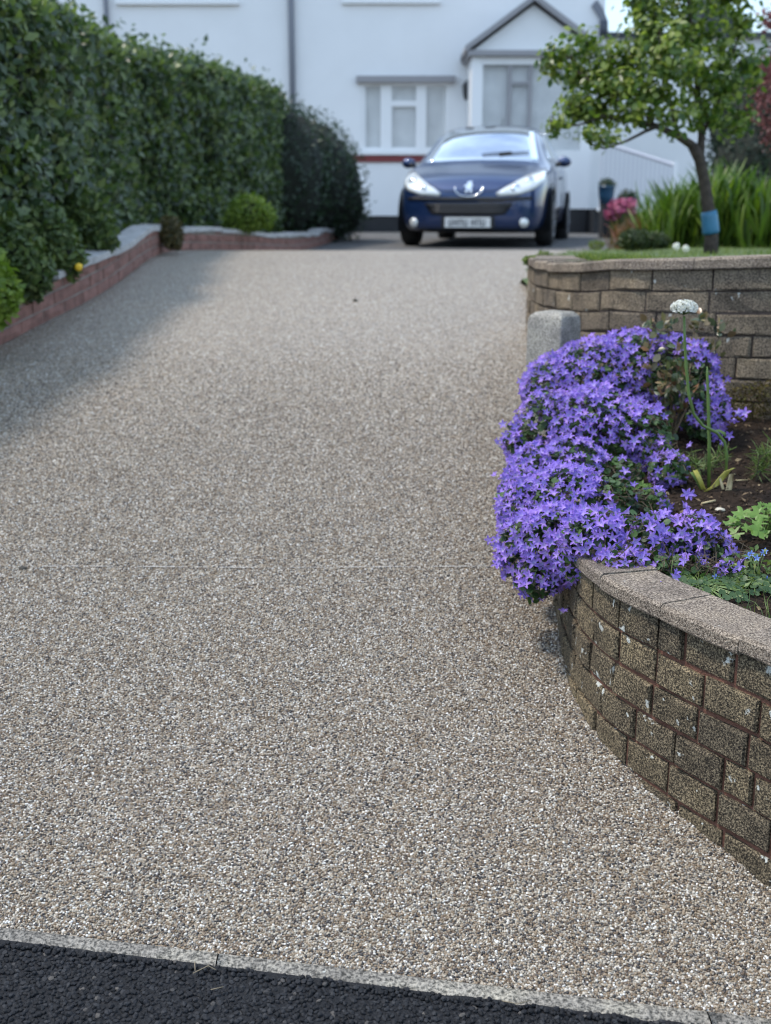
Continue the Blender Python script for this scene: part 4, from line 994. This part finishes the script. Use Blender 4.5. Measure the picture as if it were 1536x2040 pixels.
M['glass'] = m
M['curtain'] = plain('pale_blind', (.82, .82, .80), .8, var=.15, vscale=3)
def window(x0, x1, z0, z1, cols, name='window', y=HYF, tops=()):
    f = MB(); t = .05; yb = y + .08
    f.box(x0, x1, y + .02, yb, z0, z0 + t); f.box(x0, x1, y + .02, yb, z1 - t, z1); f.box(x0, x0 + t, y + .02, yb, z0 + t, z1 - t); f.box(x1 - t, x1, y + .02, yb, z0 + t, z1 - t)
    for c0, c1 in zip(cols[:-1], cols[1:]): f.box(c0[1], c1[0], y + .01, yb, z0 + t, z1 - t)
    for i, zt in tops: f.box(cols[i][0], cols[i][1], y + .015, yb, zt - .07, zt + .02)
    o = f.build(name, M['white2'], house)
    for i, (a, b) in enumerate(cols):
        tt = [q for k, q in tops if k == i]
        for (c, d_) in ([(z0 + t, z1 - t)] if not tt else [(z0 + t, tt[0] - .07), (tt[0] + .02, z1 - t)]):
            MB().box(a, b, y + .045, y + .055, c, d_).build('pane', M['glass'], o)
    MB().box(x0 - .02, x1 + .02, y + .085, y + .09, z0, z1).build('blind', M['curtain'], o)
    MB().box(x0 - .07, x1 + .07, y - .07, y - .002, z0 - .07, z0 - .005).build('sill', M['white2'], o)
    return o
cx = lambda p: xz(p, 0)[0]
wn = window(wx0, wx1, wz0, wz1, [(cx(727), cx(758)), (cx(781), cx(830)), (cx(851), cx(887))], tops=((1, xz(0, 203)[1]),))
MB().box(wx0 - .1, wx1 + .1, HYF - .12, HYF - .002, wz1, wz1 + .10).build('lintel', M['grey'], wn)
for u in uw: 
    o = window(u[0], u[1], u[2] + .01, u[3], [(lerp(u[0], u[1], .04), lerp(u[0], u[1], .47)), (lerp(u[0], u[1], .53), lerp(u[0], u[1], .96))])
MB().tube([(cx(580), HYF - .07, htop - .2), (cx(580), HYF - .07, gz0)], .05, 10).build('downpipe', M['pipe'], house, True)
MB().tube([(cx(212), HYF - .07, htop - .2), (cx(212), HYF - .07, gz0)], .04, 10).build('downpipe', M['pipe'], house, True)
MB().box(hL_ - .3, hR_ + .3, HYF - .42, HYF - .3, htop - .15, htop - .03).build('gutter', M['pipe'], house)
# verge bracket at the right corner of the house
vb = MB(); q = [xz(1188, 0), xz(1200, 18), xz(1209, 40), xz(1211, 66), xz(1200, 70), xz(1198, 46), xz(1190, 30), xz(1178, 12)]
vb.add([(a, HYF - .06, b) for a, b in q] + [(a, HYF - .003, b) for a, b in q], [tuple(range(7, -1, -1)), tuple(range(8, 16))] + [(i, (i + 1) % 8, 8 + (i + 1) % 8, 8 + i) for i in range(8)]); vb.build('bracket', M['pipe'], house)
MB().tube([(cx(1203), HYF - .10, xz(0, 44)[1]), (cx(1203), HYF - .10, xz(0, 74)[1])], .07, 10).build('hopper', plain('dark_hopper', (.05, .06, .08), .5), house, True)
# porch
PY = 19.2
def pxz(px, py): p = at(px, py, PY); return p[0], p[2]
px0, px1 = pxz(943, 0)[0], pxz(1190, 0)[0]; pe = pxz(0, 112)[1]; pb = pxz(0, 300)[1]; ppl = pxz(0, 416)[1]
porch = thing('porch', ((px0 + px1) / 2, PY, dz(19)), 'white gabled porch with glazed front on the house', 'porch')
MB().box(px0, px1, PY, PY + 1.09, ppl, pb).build('wall', M['white'], porch)
MB().box(px0 + .02, px1 - .02, PY + .03, PY + 1.09, dz(19) - .1, ppl).build('plinth', M['black'], porch)
for a, b in ((px0, px0 + .17), (px1 - .17, px1)): MB().box(a, b, PY, PY + .15, pb, pe).build('post', M['white2'], porch)
MB().box(px0 + .17, px1 - .17, PY + .01, PY + .12, pe - .12, pe).build('beam', M['white2'], porch)
MB().box(px0 - .08, px1 + .08, PY - .10, PY + 1.09, pe, pe + .08).build('eave_board', M['grey'], porch)
ax, az = pxz(1064, 2); 
gb = MB().add([(px0, PY + .02, pe + .08), (px1, PY + .02, pe + .08), (ax, PY + .02, az - .05), (px0, PY + 1.09, pe + .08), (px1, PY + 1.09, pe + .08), (ax, PY + 1.09, az - .05)], [(0, 1, 2), (5, 4, 3), (0, 2, 5, 3), (2, 1, 4, 5)]); gb.build('gable', M['white'], porch)
for sx, e in ((-1, px0 - .12), (1, px1 + .12)):
    zE = pe + .05; V = []
    for y in (PY - .12, PY + 1.09): V += [(e, y, zE), (ax, y, az), (ax, y, az + .09), (e, y, zE + .09)]
    MB().add(V, [(0, 1, 2, 3)[::sx], (7, 6, 5, 4)[::sx], (0, 4, 5, 1)[::sx], (3, 2, 6, 7)[::sx], (0, 3, 7, 4)[::sx], (1, 5, 6, 2)[::sx]]).build('roof_slope', M['grey'], porch)
gl0, gl1 = px0 + .17, px1 - .17; dm0, dm1 = pxz(1020, 0)[0], pxz(1062, 0)[0]
fr = MB()
for a in (dm0, dm1): fr.box(a - .03, a + .03, PY + .03, PY + .1, pb, pe - .12)
fr.box(dm0 + .03, dm1 - .03, PY + .035, PY + .095, pxz(0, 168)[1], pxz(0, 162)[1])
dr = fr.build('glazing_frame', M['grey'], porch)
for a, b in ((gl0, dm0 - .03), (dm0 + .03, dm1 - .03), (dm1 + .03, gl1)): MB().box(a, b, PY + .05, PY + .058, pb, pe - .12).build('pane', M['glass'], dr)
MB().box(gl0, gl1, PY + .14, PY + .145, pb, pe - .12).build('blind', M['curtain'], porch)
MB().box(px0, px0 + .06, PY + .16, PY + 1.09, pb, pe).build('side_wall', M['white'], porch)
MB().box(px1 - .06, px1, PY + .16, PY + 1.09, pb, pe).build('side_wall', M['white'], porch)
# lantern beside the porch
lp = at(931, 182, 20.2); ln = thing('wall_lantern', tuple(lp), 'small dark lantern on the wall left of the porch', 'lantern')
dk = plain('dark_metal', (.03, .03, .035), .4); MB().lathe([(.05, -.14), (.075, -.05), (.085, .08), (.09, .09), (.03, .16), (.01, .18)], (lp[0], lp[1] - .06, lp[2]), 8).build('body', dk, ln)
MB().box(lp[0] - .015, lp[0] + .015, lp[1] - .06, HYF - .001, lp[2] + .1, lp[2] + .13).build('bracket', dk, ln)
# outbuilding to the right
EY = 22.5
ex = lambda p: at(p, 0, EY)[0]; ez = lambda p: at(768, p, EY)[2]
ext = thing('outbuilding', (ex(1350), EY, dz(20)), 'low white outbuilding with dark flat roof edge behind the tree', 'building')
MB().box(hR_ + .01, ex(1560), EY, EY + 3, .7, ez(76)).build('wall', M['white'], ext)
MB().box(hR_ + .01, ex(1565), EY - .15, EY + 3.1, ez(76), ez(66)).build('roof', M['slate'], ext)
rb = MB(); A = [(ex(1395), EY + .5, ez(66)), (ex(1500), EY + .5, ez(66)), (ex(1440), EY + .5, ez(-40)), (ex(1395), EY + 3, ez(66)), (ex(1500), EY + 3, ez(66)), (ex(1440), EY + 3, ez(-40))]
rb.add(A, [(0, 1, 2), (5, 4, 3), (0, 2, 5, 3), (2, 1, 4, 5)]); rb.build('pitched_roof', M['slate'], ext)
# steps with a white balustrade
SY = 18.6; M['rail'] = plain('rail_paint', (.60, .59, .64), .5)
stp = thing('balustrade', tuple(at(1255, 400, SY)), 'white stair railing with thin balusters beside the porch', 'railing')
a0, a1 = at(1196, 283, SY), at(1345, 330, SY); zb_ = at(0, 418, SY)[2]
MB().tube([a0, a1], .03, 8).build('handrail', M['rail'], stp)
MB().tube([(a0[0], SY, zb_), (a1[0], SY, zb_ - .05)], .025, 8).build('bottom_rail', M['white2'], stp)
for i in range(17):
    t = (i + .5) / 17; p = lerp(a0, a1, t); MB().box(p[0] - .011, p[0] + .011, SY - .011, SY + .011, zb_, p[2]).build('baluster', M['rail'], stp)
for p in (a1,): MB().box(p[0] - .035, p[0] + .035, SY - .035, SY + .035, dz(18.6) - .05, p[2] + .06).build('newel_post', M['white2'], stp)
st = MB(); st.box(at(1195, 0, 19)[0], at(1350, 0, 19)[0], 18.75, 20.2, dz(19) - .1, at(0, 416, 18.75)[2]); st.build('landing', M['black'], stp)
# pots
def pot(px, py, Y, r, h, mat, label, leaf):
    b = at(px, py, Y); t = thing('plant_pot', tuple(b), label, 'pot', 'pots beside the porch steps')
    MB().lathe([(r * .75, 0), (r * .95, h * .5), (r, h * .9), (r * 1.06, h * .92), (r * 1.06, h), (r * .9, h), (r * .88, h * .9)], b, 18).build('pot', mat, t, True)
    P, N = blob_pts([(b[0], b[1], b[2] + h * 1.05, r * .95, r * .9, r * .7)], 420, (.4, 1.1), int(px)); tri_obj('plant', *cloud(P, N, .05, DIAM, .7, seed=int(px)), M[leaf], t)
mb = MB(); q0 = at(1196, 465, 16.8); q1 = at(1236, 407, 16.8); mb.box(q0[0], q1[0], 16.65, 16.95, dz(16.8) - .02, q1[2])
pbx = mb.build('plant_stand', M['black']); tag(pbx, 'black block standing under the blue pot by the porch', 'stand')
pot(1207, 407, 16.8, .115, .25, plain('blue_glaze', (.03, .09, .16), .25, coat=.5), 'blue glazed pot with a small plant on the black block', 'hedge_dk')
pb2 = at(1248, 425, 16.2)
MB().box(pb2[0] - .13, pb2[0] + .13, 16.07, 16.33, dz(16.2) - .02, pb2[2]).build('plant_stand', M['black']); tag(bpy.data.objects['plant_stand.001'], 'low dark block under the second pot beside the pink flowers', 'stand')
pot(1248, 425, 16.2, .13, .2, plain('slate_pot', (.04, .05, .08), .5), 'dark slate pot with leafy plant near the pink flowers', 'hedge_dk')
M['pink'] = leafmat('pink_petal', [(.35, .06, .14), (.45, .10, .20), (.55, .16, .26)], .5, .3)
pf = at(1238, 440, 15.2); pk = thing('pink_flowers', (pf[0], pf[1], dz(15.2)), 'pink flowering plant beside the porch pots', 'flower')
P, N = blob_pts([(*at(1240, 415, 15.2), .20, .15, .13), (*at(1225, 425, 15.2), .12, .12, .10)], 420, (.5, 1.05), 77); tri_obj('flowers', *cloud(P, N, .05, ROUND, .5, seed=77), M['pink'], pk)['kind'] = 'stuff'
P, N = blob_pts([(*at(1238, 442, 15.2), .18, .14, .22)], 700, (.4, 1), 78); tri_obj('foliage', *cloud(P, N, .06, DIAM, .6, seed=78), M['fern'], pk)['kind'] = 'stuff'

# ================================================================== PARKED CAR
CARY = 13.4
fc = at(931, 500, CARY)
car = thing('parked_car', (fc[0], CARY, dz(CARY + 1)), 'dark blue hatchback parked nose-on in front of the white house', 'car', rz=R(-12.5))
def cpaint():
    m, nt, b = newmat('blue_car_paint')
    b.inputs['Base Color'].default_value = (.012, .035, .115, 1); b.inputs['Metallic'].default_value = .45; b.inputs['Roughness'].default_value = .32
    b.inputs['Coat Weight'].default_value = 1; b.inputs['Coat Roughness'].default_value = .03; return m
M['paint'] = cpaint()
M['cblack'] = plain('black_plastic', (.012, .013, .015), .5)
M['chrome'] = plain('chrome', (.75, .76, .78), .12, 1)
M['tyre'] = plain('tyre_rubber', (.014, .014, .015), .8)
M['alloy'] = plain('wheel_alloy', (.35, .36, .38), .3, .8)
M['lamp'] = plain('headlamp_lens', (.72, .74, .72), .12, .25, coat=1)
m_, nt_, b_ = newmat('car_glass'); b_.inputs['Base Color'].default_value = (.62, .68, .74, 1); b_.inputs['Metallic'].default_value = .9; b_.inputs['Roughness'].default_value = .05; b_.inputs['Specular IOR Level'].default_value = 1.0
b_.inputs['Coat Weight'].default_value = 1; b_.inputs['Coat IOR'].default_value = 2.0; M['cglass'] = m_
# stations: y, half width, floor, shoulder, half width of top, edge of top, centre of top
ST = [(-.005, .50, .26, .55, .40, .585, .605), (.03, .64, .20, .59, .48, .63, .65), (.10, .74, .165, .645, .55, .695, .72), (.22, .80, .155, .69, .60, .755, .785), (.40, .835, .15, .745, .635, .81, .84), (.65, .855, .15, .81, .66, .865, .895),
      (.88, .865, .15, .865, .675, .905, .935), (1.05, .87, .15, .895, .68, 1.00, 1.035), (1.35, .873, .15, .915, .64, 1.175, 1.215), (1.62, .875, .16, .93, .605, 1.305, 1.35), (1.85, .875, .16, .94, .58, 1.385, 1.43), (2.2, .875, .17, .95, .565, 1.43, 1.472),
      (2.7, .875, .18, .955, .555, 1.425, 1.47), (3.2, .87, .18, .96, .53, 1.38, 1.425), (3.55, .86, .20, .965, .51, 1.30, 1.34), (3.80, .84, .24, .95, .50, 1.14, 1.17), (3.95, .80, .27, .90, .52, .98, 1.0), (4.02, .72, .30, .82, .50, .87, .88), (4.04, .60, .36, .74, .42, .78, .79)]
NP = 13
def section(y, hw, zb, zs, ht, ze, zc):
    L = [(0, zb), (hw * .55, zb), (hw * .86, zb + .01), (hw * .96, zb + .07), (hw * .995, zb + .2), (hw, lerp(zb, zs, .62)), (hw * .985, zs - .05), (hw * .955, zs + .01),
         (lerp(hw * .955, ht, .25), lerp(zs, ze, .28)), (lerp(hw * .955, ht, .8), lerp(zs, ze, .82)), (ht * .95, ze + .005), (ht * .55, lerp(ze, zc, .75)), (0, zc)]
    return [(x, y, z) for x, z in L]
V = []; Fc = []
for stn in ST:
    h = section(*stn); V += h + [(-x, y, z) for x, y, z in h[-2:0:-1]]
m = 2 * NP - 2
for i in range(len(ST) - 1):
    for j in range(m): a = i * m + j; b = i * m + (j + 1) % m; Fc.append((a, b, b + m, a + m))
Fc += [tuple(range(m - 1, -1, -1)), tuple(range((len(ST) - 1) * m, len(ST) * m))]
body = mesh_obj('body', V, [f[::-1] for f in Fc], M['paint'], car, True, True)
md = body.modifiers.new('s', 'SUBSURF'); md.levels = 2; md.render_levels = 2
# wheel arches are cut by dark arch plates standing proud of the body side; find surfaces by ray casting on the smooth body
dg = bpy.context.evaluated_depsgraph_get(); dg.update()
ev = body.evaluated_get(dg); me = ev.to_mesh()
bvh = BVHTree.FromPolygons([v.co.copy() for v in me.vertices], [tuple(p.vertices) for p in me.polygons]); ev.to_mesh_clear()
def from_front(x, z, off):
    h = bvh.ray_cast(Vector((x, -2, z)), Vector((0, 1, 0)))
    if h[0] is None: return None
    n = h[1] if h[1].y < 0 else -h[1]; return h[0] + n * off
def from_side(y, z, off, sx):
    h = bvh.ray_cast(Vector((2 * sx, y, z)), Vector((-sx, 0, 0)))
    if h[0] is None: return None
    n = h[1] if h[1].x * sx > 0 else -h[1]; return h[0] + n * off
def bilin(q, u, v): a = lerp(np.array(q[0]), np.array(q[1]), u); b = lerp(np.array(q[3]), np.array(q[2]), u); return lerp(a, b, v)
def patch(name, lower, upper, fn, mat, parent, off=.006, nv=6, bulge=0):
    """strip between two polylines given in the projection plane, laid onto the body"""
    V = []; Fc = []; n = len(lower)
    for i in range(n):
        for j in range(nv + 1):
            p = lerp(np.array(lower[i], float), np.array(upper[i], float), j / nv); e = off + bulge * math.sin(math.pi * j / nv) * math.sin(math.pi * (i + .3) / (n - .4))
            q = fn(p[0], p[1], e); 
            if q is None: q = fn(p[0] * .97, p[1], e) or Vector((p[0], 1, p[1]))
            V.append(q)
    for i in range(n - 1):
        for j in range(nv): a = i * (nv + 1) + j; Fc.append((a, a + nv + 1, a + nv + 2, a + 1))
    o = mesh_obj(name, V, Fc, mat, parent, True, True); o.modifiers.new('t', 'SOLIDIFY').thickness = .004; return o
def rs(pl, n): 
    pl = np.array(pl, float); d = np.concatenate([[0], np.cumsum(np.linalg.norm(np.diff(pl, axis=0), axis=1))]); u = np.linspace(0, d[-1], n)
    return list(zip(np.interp(u, d, pl[:, 0]), np.interp(u, d, pl[:, 1])))
ws = patch('windscreen', rs([(-.68, .955), (-.35, .975), (0, .98), (.35, .975), (.68, .955)], 17), rs([(-.525, 1.375), (-.3, 1.405), (0, 1.415), (.3, 1.405), (.525, 1.375)], 17), from_front, M['cglass'], car, .006, 12)
for sx in (-1, 1):
    w_ = MB(); p0 = from_front(.1 * sx + .1, 1.035, .02); p1 = from_front(.1 * sx + .45, 1.06, .022)
    if p0 and p1: w_.tube([p0, p1], .008, 5); w_.build('wiper', M['cblack'], car, False, True)
    fs = lambda y, z, o, sx=sx: from_side(y, z, o, sx)
    patch('side_window', rs([(1.28, 1.0), (1.6, .995), (2.25, .995)], 9), rs([(1.55, 1.14), (1.8, 1.30), (2.25, 1.36)], 9), fs, M['cglass'], car, .006, 6)
    patch('side_window', rs([(2.33, .995), (3.25, 1.01)], 9), rs([(2.33, 1.36), (3.15, 1.30)], 9), fs, M['cglass'], car, .006, 6)
    dr_ = patch('door', rs([(1.22, .30), (2.28, .30)], 9), rs([(1.22, .93), (2.28, .95)], 9), fs, M['paint'], car, .004, 8)
    p = from_side(2.12, .80, .02, sx)
    MB().box(p.x - .012, p.x + .012, p.y - .09, p.y + .09, p.z - .015, p.z + .015).build('handle', M['paint'], dr_, False, True, .006)
    patch('rear_door', rs([(2.30, .30), (3.0, .34), (3.2, .6)], 9), rs([(2.30, .95), (3.2, .96), (3.3, .96)], 9), fs, M['paint'], car, .004, 8)
    # headlamps sweep back along the wings
    hl = patch('headlight', rs([(.33 * sx, .555), (.55 * sx, .565), (.70 * sx, .615), (.79 * sx, .70), (.82 * sx, .76)], 13), rs([(.31 * sx, .585), (.48 * sx, .685), (.63 * sx, .785), (.755 * sx, .855), (.815 * sx, .845)], 13), from_front, M['lamp'], car, .010, 7, .012)
    for lx_, lz_ in ((.52, .63), (.66, .70)):
        c_ = from_front(lx_ * sx, lz_, .018)
        if c_: 
            mb = MB(); mb.lathe([(.0, 0), (.045, .002), (.05, .008), (.02, .010)], (0, 0, 0), 14); o = mb.build('lamp_bowl', M['chrome'], hl, True, True); o.location = c_; o.rotation_euler = (R(75), 0, R(-20 * -sx))
    fg = from_front(.62 * sx, .27, .012)
    if fg:
        o = MB().lathe([(.0, 0), (.05, .0), (.055, .01), (.03, .02), (0.001, .022)], (0, 0, 0), 16).build('fog_light', M['lamp'], car, True, True); o.location = fg; o.rotation_euler = (R(88), 0, R(25 * sx))
    mr = MB(); c_ = Vector((.955 * sx, 1.36, .97))
    bm = bmesh.new(); bmesh.ops.create_uvsphere(bm, u_segments=16, v_segments=10, radius=1)
    for v in bm.verts: v.co = Vector((v.co.x * .085, v.co.y * (.07 if v.co.y < 0 else .03), v.co.z * .062)) + c_
    mr.add([tuple(v.co) for v in bm.verts], [tuple(q.index for q in f.verts) for f in bm.faces]); bm.free()
    mo = mr.build('mirror', M['paint'], car, True, True)
    MB().box(c_.x - .07, c_.x + .07, c_.y + .031, c_.y + .036, c_.z - .042, c_.z + .042).build('mirror_glass', M['chrome'], mo, False, True)
    MB().tube([(.86 * sx, 1.32, .93), (.93 * sx, 1.29, .955)], .025, 8).build('mirror_arm', M['cblack'], mo, True, True)
    for wy in (.80, 3.34):
        # arch lip + dark well, then the wheel itself
        V = []; Fc = []; n = 18
        for i in range(n + 1):
            a = lerp(R(-22), R(202), i / n)
            for rr, xx in ((.345, .89), (.375, .893), (.345, .60)): V.append((xx * sx, wy + rr * math.cos(a), .30 + rr * math.sin(a)))
        for i in range(n):
            a = i * 3; Fc += [(a, a + 3, a + 4, a + 1), (a, a + 2, a + 5, a + 3)]
        mesh_obj('wheel_arch', V, Fc, M['cblack'], car, True, True)
        whl = bpy.data.objects.new('wheel', None); col.objects.link(whl); whl.parent = car; whl.location = (.80 * sx, wy, .30); whl.rotation_euler = (0, R(90) * sx, 0); ORG[whl.name] = (0, 0, 0)
        MB().lathe([(.20, -.10), (.275, -.10), (.30, -.075), (.303, 0), (.30, .075), (.275, .098), (.20, .098)], (0, 0, 0), 32).build('tyre', M['tyre'], whl, True, True)
        rm = MB(); rm.lathe([(.195, .06), (.205, .10), (.19, .102), (.175, .07), (.05, .085), (.04, .10), (.0, .102)], (0, 0, 0), 28)
        for k in range(7):
            a = 2 * math.pi * k / 7; d_ = np.array([math.cos(a), math.sin(a)]); e_ = np.array([-d_[1], d_[0]])
            rm.add([(*(d_ * .04 + e_ * .022), .104), (*(d_ * .04 - e_ * .022), .104), (*(d_ * .185 - e_ * .016), .104), (*(d_ * .185 + e_ * .016), .104), (*(d_ * .04 + e_ * .022), .07), (*(d_ * .04 - e_ * .022), .07), (*(d_ * .185 - e_ * .016), .07), (*(d_ * .185 + e_ * .016), .07)], [(0, 1, 2, 3), (0, 4, 5, 1), (1, 5, 6, 2), (2, 6, 7, 3), (3, 7, 4, 0)])
        rm.build('rim', M['alloy'], whl, False, True)
# bumper: crease strip, wide lower grille with slats, plate, badge
patch('bumper_strip', rs([(-.70, .515), (-.3, .50), (.3, .50), (.70, .515)], 17), rs([(-.70, .548), (-.3, .54), (.3, .54), (.70, .548)], 17), from_front, M['cblack'], car, .012, 3)
gr = patch('grille', rs([(-.42, .36), (-.3, .345), (.3, .345), (.42, .36)], 13), rs([(-.50, .475), (-.3, .485), (.3, .485), (.50, .475)], 13), from_front, M['cblack'], car, .008, 5)
for z_ in (.385, .42, .455): patch('slat', rs([(-.42, z_), (.42, z_)], 9), rs([(-.42, z_ + .012), (.42, z_ + .012)], 9), from_front, plain('grille_slat', (.05, .05, .055), .4), gr, .018, 1)
patch('lower_intake', rs([(-.56, .175), (.56, .175)], 9), rs([(-.58, .20), (.58, .20)], 9), from_front, M['cblack'], car, .008, 2)
M['plate'] = plain('number_plate', (.72, .72, .70), .35)
py_ = from_front(0, .27, .0).y - .03
pl_ = MB().box(-.26, .26, py_, py_ + .012, .215, .325).build('number_plate', M['plate'], car, False, True, .003)
# the characters are too blurred to read: seven dark upright marks in two blocks
mk = MB(); xs_ = [-.215, -.158, -.101, -.044, .040, .097, .154]
for i, x_ in enumerate(xs_):
    k = i % 3
    mk.box(x_, x_ + .012, py_ - .002, py_ - .0005, .233, .307); mk.box(x_ + .032, x_ + .044, py_ - .002, py_ - .0005, .233, .307)
    mk.box(x_ + .012, x_ + .032, py_ - .002, py_ - .0005, .233 if k == 0 else (.265 if k == 1 else .295), .245 if k == 0 else (.277 if k == 1 else .307))
mk.build('characters', plain('plate_ink', (.03, .03, .035), .5), pl_, False, True)
MB().box(-.30, .30, py_ + .012, py_ + .06, .205, .335).build('plate_plinth', M['cblack'], car, False, True)
# silver emblem: a standing beast in low relief inside a chrome shield surround
c_ = from_front(0, .645, .004)
bd = MB(); prof = [(-.006, .068), (.020, .075), (.034, .062), (.026, .048), (.040, .030), (.048, .010), (.036, .006), (.030, -.010), (.040, -.034), (.034, -.062), (.014, -.066), (.018, -.040), (.006, -.022), (-.012, -.040), (-.010, -.066), (-.032, -.064), (-.030, -.034), (-.022, -.006), (-.044, .004), (-.052, .022), (-.036, .030), (-.022, .026), (-.016, .044), (-.026, .054)]
n = len(prof); bd.add([(x * 1.15, 0, z * 1.15) for x, z in prof] + [(x * 1.0, -.014, z * 1.0) for x, z in prof], [tuple(range(n)), tuple(range(2 * n - 1, n - 1, -1))] + [(i, n + i, n + (i + 1) % n, (i + 1) % n) for i in range(n)])
bo = bd.build('badge', M['chrome'], car, False, True); bo.location = c_; bo.rotation_euler = (R(-28), 0, 0)
sp = [from_front(.155 * math.cos(a), .635 + .085 * math.sin(a), .006) for a in np.linspace(R(165), R(375), 18)]
MB().tube([p for p in sp if p], .010, 6).build('badge_surround', M['chrome'], car, True, True)
hl_ = [from_front(x_, .61 + .42 * max(0, abs(x_) - .28) , .002) for x_ in np.linspace(-.62, .62, 25)]
MB().tube([p for p in hl_ if p], .004, 4).build('bonnet_seam', M['cblack'], car, True, True)
MB().tube([(0, 2.9, 1.46), (.0, 3.05, 1.60)], .006, 5).build('aerial', M['cblack'], car, True, True)
